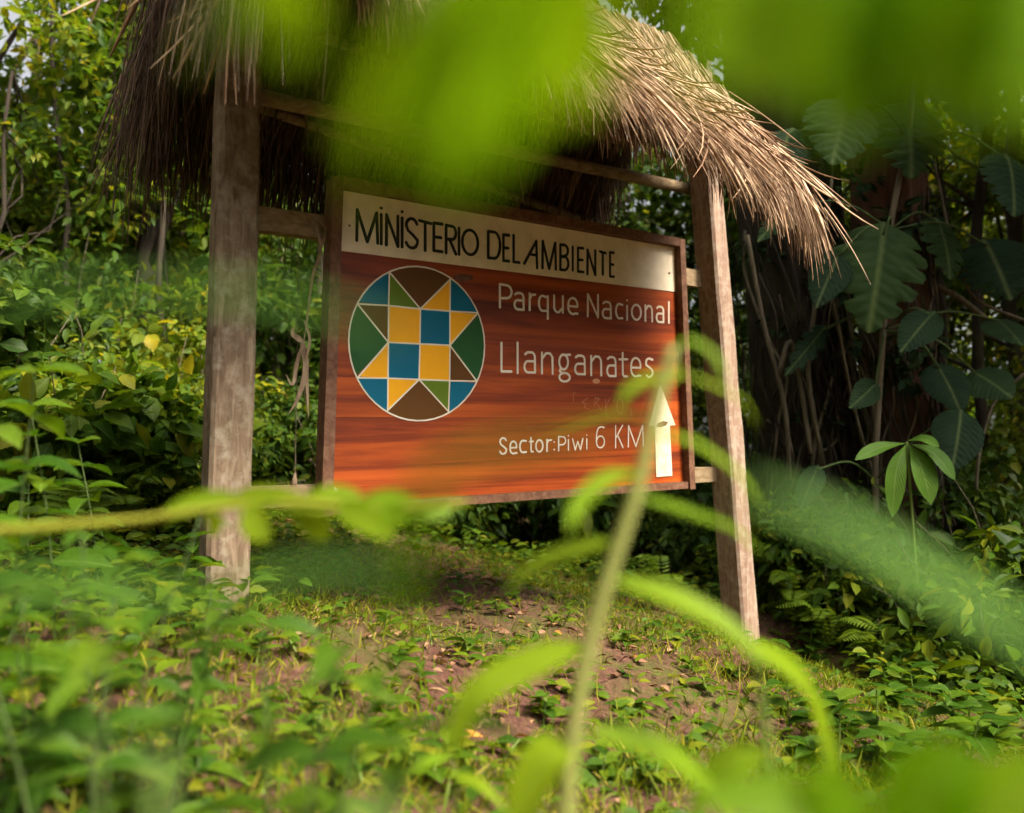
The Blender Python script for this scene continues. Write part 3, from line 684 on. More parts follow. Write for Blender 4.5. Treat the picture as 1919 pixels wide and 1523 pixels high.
def thatch_rows(side, count, rows, name):
    Vs, Fs, Rs = [], [], []; b = 0
    for r in range(rows):
        f = r / (rows - 1) * 0.97                      # 0 at the eave, 1 at the ridge
        n = count; s = rng.uniform(S_L, S_R - (0 if side > 0 else .2), n); ff = np.clip(f + rng.uniform(0.02, 0.22, n), 0, 1.02)
        ea = np.array([eave_pt(x, side) for x in s]); ri = np.array([ridge_pt(x) for x in s])
        start = ea + (ri - ea) * ff[:, None] + UP * rng.uniform(0.045, 0.10, n)[:, None] + NN * side * rng.uniform(0, .03, n)[:, None]
        d0 = unit(ea - ri); lat = rng.normal(0.03, 0.10, n) * np.where(s > S_R - .5, .3, 1) + np.where(s > S_R - .25, (s - S_R + .25) * .25, 0) - np.where(s < S_L + .25, (S_L + .25 - s) * 1.8, 0)
        d0 = unit(d0 + DX * lat[:, None])
        V, F, q = strands(start, d0, rng.uniform(0.26, 0.52, n) * np.where(s > S_R - .3, .85, 1), rng.uniform(0.03, 0.18, n) + np.where(s > S_R - .35, .22, 0), np.where(rng.random(n) < .10, rng.uniform(.010, .024, n), rng.uniform(.003, .0075, n)), 4, np.where(s > S_R - .4, .02, .08))
        Vs.append(V); Fs.append(F + b); Rs.append(q); b += len(V)
    me = mesh_np(name, np.concatenate(Vs) - root_loc(sign), np.concatenate(Fs), 'thatch' if side > 0 else 'thatch_shaded', np.concatenate(Rs))
    return link(name, me, roof, kind='stuff')
thatch_rows(1, 2100, 8, 'thatch')
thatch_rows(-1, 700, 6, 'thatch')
# ragged fringes: eaves, gable ends, and strips hanging under the roof
def fringe(n, fn, d0, lmin, lmax, wmin=.004, wmax=.010, droop=(.1, .4), flare=0.08):
    st = fn(n); d = unit(np.tile(np.array(d0, float), (n, 1)) + rng.normal(0, .16, (n, 3)))
    return strands(st, d, rng.uniform(lmin, lmax, n), rng.uniform(*droop, n), rng.uniform(wmin, wmax, n), 5, flare)
def pts_eave(side, lo=0.0, hi=0.12):
    def f(n):
        s = rng.uniform(S_L, S_R, n); k = rng.uniform(lo, hi, n)
        return np.array([eave_pt(a, side) * (1 - b) + ridge_pt(a) * b for a, b in zip(s, k)]) + UP * rng.uniform(-.02, .04, n)[:, None]
    return f
def pts_verge(s0, side, lo=0, hi=1):
    def f(n):
        k = rng.uniform(lo, hi, n); s = s0 + rng.normal(0, .05, n)
        return np.array([eave_pt(a, side) * (1 - b) + ridge_pt(a) * b for a, b in zip(s, k)]) + UP * rng.uniform(-.02, .06, n)[:, None]
    return f
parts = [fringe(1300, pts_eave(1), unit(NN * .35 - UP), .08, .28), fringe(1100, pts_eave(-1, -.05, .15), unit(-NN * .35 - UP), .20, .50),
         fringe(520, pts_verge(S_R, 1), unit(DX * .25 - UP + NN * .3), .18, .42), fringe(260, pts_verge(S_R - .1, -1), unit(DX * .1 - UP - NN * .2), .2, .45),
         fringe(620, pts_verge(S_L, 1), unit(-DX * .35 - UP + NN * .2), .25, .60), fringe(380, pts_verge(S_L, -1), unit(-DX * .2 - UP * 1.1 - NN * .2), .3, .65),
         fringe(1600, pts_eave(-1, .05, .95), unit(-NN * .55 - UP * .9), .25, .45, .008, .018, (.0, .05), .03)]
for sel, mt_ in (((0, 2), 'thatch'), ((1, 3, 4, 5, 6), 'thatch_shaded')):
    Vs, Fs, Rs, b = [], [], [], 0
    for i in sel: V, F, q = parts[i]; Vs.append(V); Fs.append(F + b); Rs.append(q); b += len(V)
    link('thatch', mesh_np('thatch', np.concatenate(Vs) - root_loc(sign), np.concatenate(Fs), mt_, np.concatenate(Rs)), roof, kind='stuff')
# the long loose strips that stand out singly
var = []
for k in range(8):
    V, F, q = strands(np.zeros((1, 3)), np.array([[1.0, 0, 0]]), np.array([1.0]), np.array([0.0]), np.array([0.018 + 0.014 * random.random()]), 6, 0.25)
    # bend down along local -z
    V[:, 2] -= 0.22 * V[:, 0] ** 2 * random.uniform(.4, 1.3)
    var.append(mesh_np('strand', V, F, 'thatch', q))
def put_strand(p, d, L):
    o = link('strand', random.choice(var), roof)
    M = mat_from(p - root_loc(sign), d, UP if abs(d[2]) < .95 else NN, L, L); o.matrix_local = M
for k in range(150):
    s = random.uniform(S_L, S_R); f = random.uniform(0.0, .5); p = eave_pt(s, 1) * (1 - f) + ridge_pt(s) * f + UP * random.uniform(.10, .135)
    d = unit(unit(eave_pt(s, 1) - ridge_pt(s)) + DX * random.gauss(0.02, .16) + NN * .15); put_strand(p, d, random.uniform(.3, .55))
for k in range(90):
    s = random.uniform(S_R - .75, S_R); p = eave_pt(s, 1) + (ridge_pt(s) - eave_pt(s, 1)) * random.uniform(0, .6) + UP * random.uniform(.09, .13)
    d = unit(unit(eave_pt(s, 1) - ridge_pt(s)) + DX * (random.gauss(0.0, .06)) - UP * .12); put_strand(p, d, random.uniform(.3, .5))
for k in range(50):
    p = eave_pt(S_L, 1) * (1 - (f := random.random())) + ridge_pt(S_L) * f + UP * random.uniform(0, .1) + DX * random.uniform(-.05, .1)
    put_strand(p, unit(-DX * random.uniform(.1, .7) - UP + NN * random.uniform(-.2, .5)), random.uniform(.35, .7))

# dry vine hanging off the upper rail and a small weight on a string
dv = empty('dry_vine', on_sign(592, 440, -0.05), 'withered brown vine strips hanging from the rail beside the left post', 'vine')
for pts, w in (([(592, 425), (600, 470), (585, 520), (575, 600), (566, 660)], .012), ([(566, 640), (572, 690), (560, 740), (540, 778)], .022), ([(570, 640), (556, 680), (548, 720), (535, 700)], .016),
               ([(572, 650), (575, 720), (578, 785)], .014), ([(566, 640), (548, 625), (552, 610)], .02), ([(598, 470), (610, 430), (585, 405)], .014), ([(570, 600), (580, 640), (568, 700), (575, 770)], .01)):
    ribbon_leaf([on_sign(x, y, -0.02 + random.uniform(-.02, .02)) for x, y in pts], w, 'strip', 'dry', dv, 'blade', .5, up=NN)
st_ = empty('hanging_weight', on_sign(551, 918, -0.04), 'small wooden cone dangling on a thin dark string above the lower rail', 'pendant')
m_ = MB(); m_.tube([on_sign(560, 470, -.04), on_sign(556, 700, -.04), on_sign(553, 890, -.04)], .0018, 5); m_.build('string', 'vine', st_)
m_ = MB(); m_.tube([on_sign(553, 886, -.04), on_sign(552, 900, -.04), on_sign(551, 913, -.04)], [.003, .009, .013], 8); m_.build('cone', 'dry', st_, True)
# ------------------------------------------------------------------ forest: trees, shrubs, ground plants
def crown_parts(centers, rad, per, size, aspect, T, up_bias=0.7, flat=0.7):
    """leaf clumps: leaves spread round clump centres, blades facing mostly up"""
    size = size * rng.uniform(.75, 1.3); n = len(centers) * per; c = np.repeat(np.array(centers, float), per, 0)
    d = unit(rng.standard_normal((n, 3))) * (rng.random(n) ** 0.45)[:, None] * rad * np.array([1, 1, flat])
    pos = c + d
    ax = unit(d * 1.2 / max(rad, 1e-6) + rng.standard_normal((n, 3)) * 0.6 + np.array([0, 0, -0.35]))
    nr = unit(rng.standard_normal((n, 3)) * (1 - up_bias) + np.array([0, -0.25, 1.0]) * up_bias)
    L = rng.uniform(0.65, 1.35, n) * size
    return scatter(pos, ax, nr, L, L * aspect * rng.uniform(.8, 1.2, n), T)
def ellipsoid_pts(c, r, n, shell=0.55):
    d = unit(rng.standard_normal((n, 3))) * (shell + (1 - shell) * rng.random(n))[:, None]
    return np.array(c) + d * np.array(r)
def wander(a, b, k=5, amp=0.1):
    a = np.array(a, float); b = np.array(b, float)
    return [a + (b - a) * i / k + (rng.standard_normal(3) * amp * (0 < i < k)) for i in range(k + 1)]

def tree(x, y, h, trunk_r, crown_c, crown_r, n_clump, per, size, label, group, mat='leaf_tree', bark='bark_brown', T=T_FAR, clump=0.5, lean=(0, 0), aspect=0.5):
    z = gz(x, y); t = empty('rainforest_tree', (x, y, z), label, 'tree', group)
    top = np.array([x + lean[0], y + lean[1], z + h])
    pts = wander((x, y, z - 0.2), top, 6, 0.05)
    m = MB(); m.tube(pts, [trunk_r * (1.25 if i == 0 else 1 - 0.10 * i) for i in range(7)], 10, 0.15); m.build('trunk', bark, t, True)
    cc = ellipsoid_pts(np.array([x, y, z]) + np.array(crown_c), crown_r, n_clump, 0.35)
    cc[:, 2] = np.maximum(cc[:, 2], z + 0.3)
    for k in range(0, n_clump, max(1, n_clump // 9)):
        p0 = np.array(pts[random.randint(2, 6)]); b = MB(); w = wander(p0, cc[k], 4, 0.045)
        b.tube(w, [trunk_r * .35, trunk_r * .28, trunk_r * .2, trunk_r * .13, trunk_r * .06], 6); b.build('branch', bark, t, True)
    me = leaf_mesh('crown', [crown_parts(cc, clump, per, size, aspect, T)], mat, (x, y, z)); link('crown', me, t, kind='stuff')
    return t

def shrub(x, y, h, w, n_clump, per, size, label, group, mat='leaf_hedge', T=T_MID, aspect=0.5, clump=0.19):
    z = gz(x, y); t = empty('shrub', (x, y, z), label, 'shrub', group)
    cc = ellipsoid_pts((x, y, z + h * 0.52), (w / 2, w / 2, h * 0.5), n_clump, 0.45)
    cc[:, 2] = np.maximum(cc[:, 2], z + 0.08); cc[::5, 2] += rng.uniform(.0, .45, len(cc[::5])) * h * .6
    m = MB()
    for k in range(0, n_clump, max(1, n_clump // 8)):
        m = MB(); ww = wander((x + rng.normal(0, .04), y + rng.normal(0, .04), z - .05), cc[k], 4, 0.04); m.tube(ww, [.014, .012, .010, .007, .004], 5); m.build('stem', 'vine', t, True)
    sp = rng.random()
    pr = [crown_parts(cc[::2], clump, per, size * (.7 if sp < .5 else 1.0), aspect, T, 0.65), crown_parts(cc[1::2], clump * .9, int(per * .8), size * (1.0 if sp < .5 else .75), aspect * (1.25 if sp < .3 else .8), T, 0.6),
          crown_parts(cc[::6], clump * 1.3, 9, size * 1.9, .55, T_OVAL, 0.7)]
    me = leaf_mesh('foliage', pr, mat, (x, y, z)); link('foliage', me, t, kind='stuff')
    for k in range(4):
        m = MB(); e = cc[random.randint(0, n_clump - 1)] + np.array([rng.normal(0, .2), rng.normal(0, .15), rng.uniform(.1, .35)]); m.tube(wander((x, y, z), e, 5, .03), [.007, .006, .005, .004, .003, .002], 5); m.build('twig', 'vine', t, True)
    return t

# far forest: one mass beyond the trees that can be told apart
def far_wood():
    n = 26000
    x = rng.uniform(-26, 26, n); y = rng.uniform(16, 24, n); zt = 9 + 2.5 * np.sin(x * .55) + 1.8 * np.sin(x * 1.3 + 1)
    zt = np.where(x < -1.5, 4.2 + np.sin(x * 2) * .8 + .8 * np.sin(x * .7), zt)
    z = rng.uniform(-0.5, 1, n) ** 1.0 * zt + ground_h(x, y)
    pos = np.stack([x, y, z], 1); ax = unit(rng.standard_normal((n, 3)) + [0, 0, -.4]); nr = unit(rng.standard_normal((n, 3)) * .5 + [0, -.4, .8])
    L = rng.uniform(.22, .55, n)
    me = leaf_mesh('forest', [scatter(pos, ax, nr, L, L * .55, T_FAR)], 'leaf_tree')
    n = 16000; a = rng.uniform(-2.3, 2.3, n) - math.pi / 2; r = rng.uniform(11, 16, n)  # unseen ring behind and beside the camera, added to block low sky light
    x, y = r * np.cos(a), r * np.sin(a); z = rng.uniform(-.3, 1, n) * (7.0 + 1.5 * np.sin(a * 5)) + ground_h(x, y)
    ax = unit(rng.standard_normal((n, 3)) + [0, 0, -.4]); nr = unit(rng.standard_normal((n, 3))); L2 = rng.uniform(.5, 1.0, n)
    me2 = leaf_mesh('forest', [scatter(pos, unit(rng.standard_normal((len(pos), 3)) + [0, 0, -.4]), unit(rng.standard_normal((len(pos), 3)) * .5 + [0, -.4, .8]), L, L * .55, T_FAR), scatter(np.stack([x, y, z], 1), ax, nr, L2, L2 * .6, T_FAR)], 'leaf_tree')
    me = me2
    tag(link('forest', me), 'green rainforest massed behind the nearer trees, plus an unseen ring added to block low sky', 'forest', kind='stuff')
far_wood()

# left wood: trees behind and beside the sign
GL = 'trees in the wood left of the sign'
def px_xy(px, d): p = at(px, 866, d); return float(p[0]), float(p[1])
tx, ty = px_xy(258, 7.2)
tree(tx, ty, 6.2, .12, (0, .0, 3.4), (1.1, .8, 2.7), 46, 130, .12, 'dark straight tree with leaves up its trunk left of the thatched roof', None, bark='bark_dark', clump=.42)
tx, ty = px_xy(-10, 6.0)
tree(tx, ty, 3.2, .028, (.1, .6, 2.6), (.6, .7, .6), 12, 110, .10, 'slender tree at the edge of the wood with a thin leaning trunk', None, bark='bark_dark', clump=.36)
for px, d, h, cz, rx, rz, nc, per, lab in ((40, 9.5, 5.2, 2.9, 1.5, 1.5, 44, 150, 0), (245, 10.5, 7.5, 4.6, .8, 2.3, 40, 150, 0), (340, 9.0, 6.0, 3.0, 1.3, 1.9, 40, 150, 0), (470, 10.0, 6.0, 2.9, 1.5, 2.0, 28, 130, 1),
                                         (600, 11.5, 6.5, 3.2, 1.6, 2.0, 28, 130, 1), (760, 10.5, 6.0, 3.4, 1.8, 2.4, 40, 170, 1), (960, 11.0, 6.5, 3.4, 2.0, 2.6, 40, 160, 1), (1150, 10.5, 6, 3.3, 1.8, 2.4, 40, 160, 1), (1340, 10.0, 6.5, 3.4, 1.5, 2.6, 40, 170, 1)):
    tx, ty = px_xy(px, d)
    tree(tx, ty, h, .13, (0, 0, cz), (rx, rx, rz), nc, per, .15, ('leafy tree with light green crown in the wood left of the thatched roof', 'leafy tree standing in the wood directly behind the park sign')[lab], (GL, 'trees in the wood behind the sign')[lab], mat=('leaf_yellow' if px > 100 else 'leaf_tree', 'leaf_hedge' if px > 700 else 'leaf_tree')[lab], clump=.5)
for px, d, w, h_ in ((130, 6.4, .03, 4.2), (205, 7.6, .05, 5.0), (318, 6.8, .035, 4.4), (575, 8.0, .06, 4.0)):
    x, y = px_xy(px, d); z = gz(x, y); t = empty('slim_tree', (x, y, z), 'slim dark leafy tree rising through the undergrowth beside the near post', 'tree', 'slim trees left of the sign')
    m = MB(); q = wander((x, y, z - .1), (x + rng.normal(0, .25), y, z + h_), 7, .05); m.tube(spline(q, 3), list(np.linspace(w, w * .5, 22)), 8, .12); m.build('trunk', 'bark_dark', t, True)
    cc = np.array([q[i] + rng.normal(0, .3, 3) for i in (2, 3, 4, 4, 5, 5, 6, 6, 7, 7, 7)]); link('crown', leaf_mesh('crown', [crown_parts(cc, .3, 60, .11, .5, T_MID)], 'leaf_yellow' if px < 300 else 'leaf_tree', (x, y, z)), t, kind='stuff')
# overhanging boughs of taller trees, top left
tx, ty = px_xy(-260, 8.0)
tree(tx, ty, 8.5, .2, (1.7, 0, 5.9), (1.7, 1.2, .9), 30, 150, .13, 'tall tree whose drooping boughs hang over the gap of sky', None, mat='leaf_hedge', bark='bark_dark', clump=.36, lean=(.8, 0))
# unseen canopy trees added at the right so their crowns shade the old trunks
for (x, y, h, cc, rr, nc) in ((5.5, 3.2, 6.0, (-.8, .7, 5.0), (1.1, 1.3, 1.0), 60), (6.8, 4.9, 6.8, (-.9, .2, 5.4), (1.4, 1.6, 1.3), 60), (6.6, 6.0, 7.0, (-.4, .1, 5.0), (1.3, 1.5, 1.6), 60)):
    tree(x, y, h, .16, cc, rr, nc, 110, .17, 'unseen tall dense canopy tree added at the right to shade the vine-hung trunks', 'unseen shade trees added right of the old trunks', mat='leaf_hedge', bark='bark_dark', clump=.5)
# right wood
GR = 'trees in the wood right of the vine-hung trunks'
for px, d, h, cz, rx, rz, mt in ((1640, 11, 7.0, 4.2, 1.8, 2.6, 'leaf_yellow'), (1780, 9.0, 6.4, 3.8, 1.3, 2.4, 'leaf_yellow'), (1930, 8.0, 6.2, 3.6, 1.4, 2.4, 'leaf_tree'), (2060, 9.5, 7.0, 3.6, 1.6, 3.0, 'leaf_yellow'), (1500, 12, 7.5, 4.6, 1.8, 2.8, 'leaf_tree')):
    tx, ty = px_xy(px, d)
    tree(tx, ty, h, .10, (0, 0, cz), (rx, rx, rz), 42, 150, .14, 'dark-stemmed tree with sunlit yellow-green crown behind the vine-hung trunks', GR, mat=mt, bark='bark_dark', clump=.46)

# shrubs
GS = 'shrubs on the bank left of the sign'
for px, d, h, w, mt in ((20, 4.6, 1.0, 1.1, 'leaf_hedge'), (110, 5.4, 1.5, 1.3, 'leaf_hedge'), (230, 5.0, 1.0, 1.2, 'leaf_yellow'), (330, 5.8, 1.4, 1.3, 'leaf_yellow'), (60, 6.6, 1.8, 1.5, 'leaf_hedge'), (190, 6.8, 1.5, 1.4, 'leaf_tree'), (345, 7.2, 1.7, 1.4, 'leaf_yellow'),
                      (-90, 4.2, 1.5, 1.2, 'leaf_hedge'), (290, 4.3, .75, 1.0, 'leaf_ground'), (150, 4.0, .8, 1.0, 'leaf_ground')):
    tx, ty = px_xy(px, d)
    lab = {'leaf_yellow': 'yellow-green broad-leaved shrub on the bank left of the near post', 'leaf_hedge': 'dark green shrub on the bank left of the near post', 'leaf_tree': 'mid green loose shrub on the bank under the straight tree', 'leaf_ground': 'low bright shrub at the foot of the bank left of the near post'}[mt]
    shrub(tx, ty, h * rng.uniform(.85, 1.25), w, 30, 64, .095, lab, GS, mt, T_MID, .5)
GH = 'hedge of shrubs behind the sign'
for k, px in enumerate(range(440, 1500, 82)):
    d = 6.0 + 0.25 * math.sin(k * 2.3) + (px - 440) / 1060 * 0.6; tx, ty = px_xy(px, d)
    shrub(tx, ty, .95 + .2 * math.sin(k * 1.7), 1.0, 30, 62, .08, 'dark glossy-leaved shrub in the low hedge behind the sign', GH, 'leaf_hedge', T_MID, .5)
for k, px in enumerate((470, 560, 680, 850, 1020, 1190, 1330)):
    tx, ty = px_xy(px, 7.3); shrub(tx, ty, 2.5 + .3 * math.sin(k * 2.1), 1.5, 40, 80, .095, 'tall dark shrub rising behind the low hedge and the sign', 'tall shrubs behind the hedge', 'leaf_hedge', T_MID, .5, .3)
GQ = 'bushes under the vine-hung trunks'
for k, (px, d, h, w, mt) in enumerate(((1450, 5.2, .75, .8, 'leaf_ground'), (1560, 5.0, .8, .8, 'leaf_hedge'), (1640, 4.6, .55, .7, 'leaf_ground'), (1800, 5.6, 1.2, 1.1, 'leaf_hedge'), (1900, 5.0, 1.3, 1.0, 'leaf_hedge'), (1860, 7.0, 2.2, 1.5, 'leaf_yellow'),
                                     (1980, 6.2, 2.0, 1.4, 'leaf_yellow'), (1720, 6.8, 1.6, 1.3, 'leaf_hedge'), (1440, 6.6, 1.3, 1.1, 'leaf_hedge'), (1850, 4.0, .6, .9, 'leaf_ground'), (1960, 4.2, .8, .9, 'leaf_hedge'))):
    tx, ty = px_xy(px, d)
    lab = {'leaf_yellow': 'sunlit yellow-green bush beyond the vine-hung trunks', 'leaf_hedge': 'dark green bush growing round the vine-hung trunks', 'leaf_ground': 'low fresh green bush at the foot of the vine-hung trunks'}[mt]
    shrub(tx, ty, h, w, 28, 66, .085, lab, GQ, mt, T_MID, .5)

# --- the two old trunks with hanging roots on the right
def root_hung_tree(px0, px1, d, w0, w1, top_py, label, bark, nroots, lean_px=0, cr=None):
    b = at(px0, 866, d); x, y = b[0], b[1]; z = gz(x, y)
    t = empty('vine_hung_tree', (x, y, z), label, 'tree')
    topz = at(px1, top_py, d)
    # fluted trunk
    n = 16; sides = 28; mb = MB(); vs = []; fs = []; ph = rng.uniform(0, 6.28, 6)
    for i in range(n + 1):
        f = i / n; c = np.array([x, y, z - .15]) * (1 - f) + np.array([topz[0], topz[1], topz[2] + 1.2]) * f
        r = (w0 * (1 - f) + w1 * f) * .5 * (1 + .7 * math.exp(-f * 9))
        for k in range(sides):
            a = 2 * math.pi * k / sides
            fl = 1 + .13 * math.sin(5 * a + ph[0] + f * 2.5) + .08 * math.sin(9 * a + ph[1] - f * 4) + .05 * rng.standard_normal()
            vs.append(c + np.array([math.cos(a), math.sin(a), 0]) * r * fl)
    for i in range(n):
        for k in range(sides):
            a = i * sides + k; q = i * sides + (k + 1) % sides; fs.append((a, q, q + sides, a + sides))
    mb.add(vs, fs); mb.build('trunk', bark, t, True)
    for k in range(nroots):
        a = rng.uniform(math.pi * 1.0, math.pi * 2.0); f1 = rng.uniform(.35, .95); f0 = rng.uniform(0, .3)
        pts = []
        for j in range(9):
            f = f1 + (f0 - f1) * j / 8; c = np.array([x, y, z]) * (1 - f) + topz * f
            r = (w0 * (1 - f) + w1 * f) * .5 * (1 + .7 * math.exp(-f * 9)) * 1.12 + .02 + abs(rng.normal(0, .02))
            aa = a + .25 * math.sin(j * .9 + k) + rng.normal(0, .05)
            pts.append(c + np.array([math.cos(aa), math.sin(aa), 0]) * r)
        mb = MB(); r0 = rng.uniform(.003, .012); mb.tube(spline(pts, 3), r0, 6); mb.build('aerial_root', 'bark_dark' if k % 4 else 'vine', t, True)
    fs_ = rng.random(26) * .95; cl = []
    for f in fs_:
        c = np.array([x, y, z]) * (1 - f) + topz * f; a = rng.uniform(math.pi * .95, math.pi * 2.05); r = (w0 * (1 - f) + w1 * f) * .5 * (1 + .7 * math.exp(-f * 9)) * 1.1
        cl.append(c + np.array([math.cos(a), math.sin(a), 0]) * r)
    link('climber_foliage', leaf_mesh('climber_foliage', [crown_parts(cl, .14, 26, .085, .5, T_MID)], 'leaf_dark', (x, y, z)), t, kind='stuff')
    if cr:
        cc = ellipsoid_pts(topz + np.array(cr[0]), cr[1], cr[2], .3)
        for k in range(0, len(cc), 5):
            q = MB(); q.tube(wander(topz + np.array([0, 0, .6]), cc[k], 4, .1), [.07, .06, .045, .03, .012], 6); q.build('branch', bark, t, True)
        link('crown', leaf_mesh('crown', [crown_parts(cc, .42, 110, .17, .5, T_MID)], 'leaf_hedge', (x, y, z)), t, kind='stuff')
    return t
root_hung_tree(1530, 1450, 5.9, .62, .66, 260, 'massive dark trunk wrapped in hanging roots beside the right post', 'bark_dark', 60, cr=((.1, .3, 1.7), (1.6, 1.0, 1.0), 30))
root_hung_tree(1715, 1640, 5.4, .30, .52, 300, 'reddish brown trunk with stringy roots right of the massive dark one', 'bark_red', 46, cr=((.6, .2, 1.5), (1.3, .9, .9), 24))
# thin dark stems and lianas
for k, (p0, p1, d, w, lab) in enumerate((((1822, 1100), (1850, 150), 6.4, .045, 'thin dark sapling stem right of the reddish trunk'), ((1770, 1150), (1760, 330), 6.0, .022, 'slim straight liana rising beside the reddish trunk'),
                              ((1905, 1000), (1890, 120), 7.2, .06, 'dark crooked sapling at the edge of the right wood'))):
    a, b = at(p0[0], p0[1], d), at(p1[0], p1[1], d); a[2] = gz(a[0], a[1]) - .05
    t = empty('sapling', (a[0], a[1], a[2] + .05), lab, 'sapling'); m = MB(); w_ = wander(a, b, 9, .035); m.tube(spline(w_, 3), w, 8); m.build('stem', 'bark_dark', t, True)
    for q in range(7):
        i = random.randint(4, 9); e = w_[i] + np.array([rng.normal(0, .4), rng.normal(0, .3), rng.uniform(.1, .5)]); m = MB(); m.tube(wander(w_[i], e, 3, .04), [w * .45, w * .35, w * .25, w * .1], 6); m.build('branch', 'bark_dark', t, True)
for k, pts in enumerate((((1560, 330), (1545, 480), (1570, 600), (1600, 760), (1640, 900)), ((1500, 360), (1530, 520), (1515, 700), (1545, 880)), ((1900, 640), (1800, 560), (1740, 520), (1700, 420)),
                         ((1750, 300), (1790, 480), (1830, 560), (1919, 600)), ((1460, 700), (1480, 640), (1500, 720), (1520, 850)), ((1590, 500), (1670, 640), (1690, 720), (1685, 780)), ((1919, 700), (1860, 760), (1830, 900), (1850, 1050)), ((1400, 440), (1430, 600), (1470, 760), (1480, 900)))):
    d = 5.15 + .1 * (k % 3); P = [at(x, y, d + .05 * math.sin(i * 2 + k)) for i, (x, y) in enumerate(pts)]
    o = MB(); o.tube(spline(P, 5), .010 + .006 * (k % 3), 6)
    tag(o.build('liana', 'vine', None, True), 'thin twisting brown liana hanging among the vine-hung trunks', 'liana', 'lianas on the old trunks')

# --- climbing philodendron with very large lobed leaves
def big_leaf(base, tip, width, nrm, lobes, holes, mat, parent, name='leaf', cup=.12, heart=True):
    """broad heart-shaped blade with deep lateral clefts, built as ribs between the clefts"""
    base, tip = np.array(base), np.array(tip); a = tip - base; L = np.linalg.norm(a); a /= L
    s = np.cross(nrm, a); s /= np.linalg.norm(s); z = np.cross(a, s); V = []; UV = []; F = []
    n = 34; ts = np.linspace(-.16 if heart else 0, 1, n)
    for side in (-1, 1):
        rows = []
        for i, t in enumerate(ts):
            tt = (t + .16) / 1.16 if heart else t
            w = width * .5 * (math.sin(math.pi * tt ** .62) ** .75 if 0 < tt < 1 else 0.0)
            cl = 1.0
            if lobes:
                ph = (t * lobes) % 1.0
                if ph < .30 and t > .05: cl = 1 - min(.92, holes * 1.35) * rng.uniform(.3, 1.0)
            w *= cl * rng.uniform(.97, 1.03)
            sweep = .16 * L
            mid = max(t, 0.0)
            row = []
            for q in range(4):
                f = q / 3; k = f * w
                p = base + a * (mid * L + (t - mid) * L * f + sweep * f * f * (w / width)) + s * side * k + z * (cup * k * .9 - .16 * L * t * t - .25 * f * f * k + .012 * L * math.sin(9 * t * 6.283) * f)
                row.append(len(V)); V.append(p); UV.append((min(max(t, 0), 1), .5 + side * .5 * f * (w / (width * .5 + 1e-9))))
            rows.append(row)
        for i in range(n - 1):
            for q in range(3):
                f = (rows[i][q], rows[i][q + 1], rows[i + 1][q + 1], rows[i + 1][q]); F.append(f if side > 0 else f[::-1])
    me = mesh_np(name, np.array(V) - root_loc(parent), np.array(F), mat, None, np.array(UV), True)
    return link(name, me, parent)
ph = empty('climbing_philodendron', (at(1640, 866, 5.0)[0], at(1640, 866, 5.0)[1], gz(*at(1640, 866, 5.0)[:2])), 'climbing plant with huge dark lobed leaves draped over the old trunks', 'climbing plant')
stem_pts = [at(1650, 1150, 5.0), at(1640, 900, 5.0), at(1655, 620, 5.02), at(1668, 430, 5.0), at(1700, 260, 5.0), at(1720, 90, 5.05)]
m = MB(); m.tube(spline(stem_pts, 5), .02, 8); m.build('stem', 'vine', ph, True)
BL = [((1655, 440), (1635, 625), 205, 5, .35), ((1700, 205), (1722, 330), 190, 7, .45), ((1585, 195), (1565, 300), 165, 6, .45), ((1850, 460), (1905, 560), 170, 8, .62), ((1480, 385), (1425, 445), 60, 6, .6),
      ((1800, 130), (1850, 240), 190, 6, .3), ((1640, 90), (1590, 190), 190, 5, .3), ((1890, 300), (1919, 400), 150, 6, .4), ((1760, 690), (1810, 770), 105, 0, 0), ((1830, 700), (1905, 740), 115, 0, 0), ((1800, 780), (1790, 880), 110, 0, 0),
      ((1870, 600), (1925, 640), 110, 0, 0), ((1745, 590), (1690, 650), 85, 0, 0), ((1640, 720), (1600, 760), 60, 0, 0), ((1540, 620), (1475, 700), 55, 4, .4), ((1530, 880), (1500, 950), 55, 0, 0), ((1760, 420), (1800, 520), 130, 5, .4), ((1570, 480), (1530, 570), 90, 0, 0),
      ((1480, 250), (1440, 340), 130, 5, .3), ((1700, 40), (1740, 130), 170, 5, .3), ((1850, 20), (1900, 110), 170, 5, .3)]
for k, (b0, t0, w, lb, ho) in enumerate(BL):
    d = 4.75 + .25 * math.sin(k * 2.4); b = at(b0[0], b0[1], d + .12); t_ = at(t0[0], t0[1], d - .1)
    nr = unit(np.array([rng.normal(0, .2), -1.0, .55 + rng.normal(0, .15)]))
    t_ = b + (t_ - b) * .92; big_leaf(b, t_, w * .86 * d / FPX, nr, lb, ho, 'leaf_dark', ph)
    j = min(range(len(stem_pts)), key=lambda q: np.linalg.norm(stem_pts[q] - b)); m = MB(); mid = (stem_pts[j] + b) / 2 + np.array([0, -.05, .08]); m.tube(spline([stem_pts[j], mid, b], 4), .007, 6); m.build('petiole', 'stem_dark', ph, True)

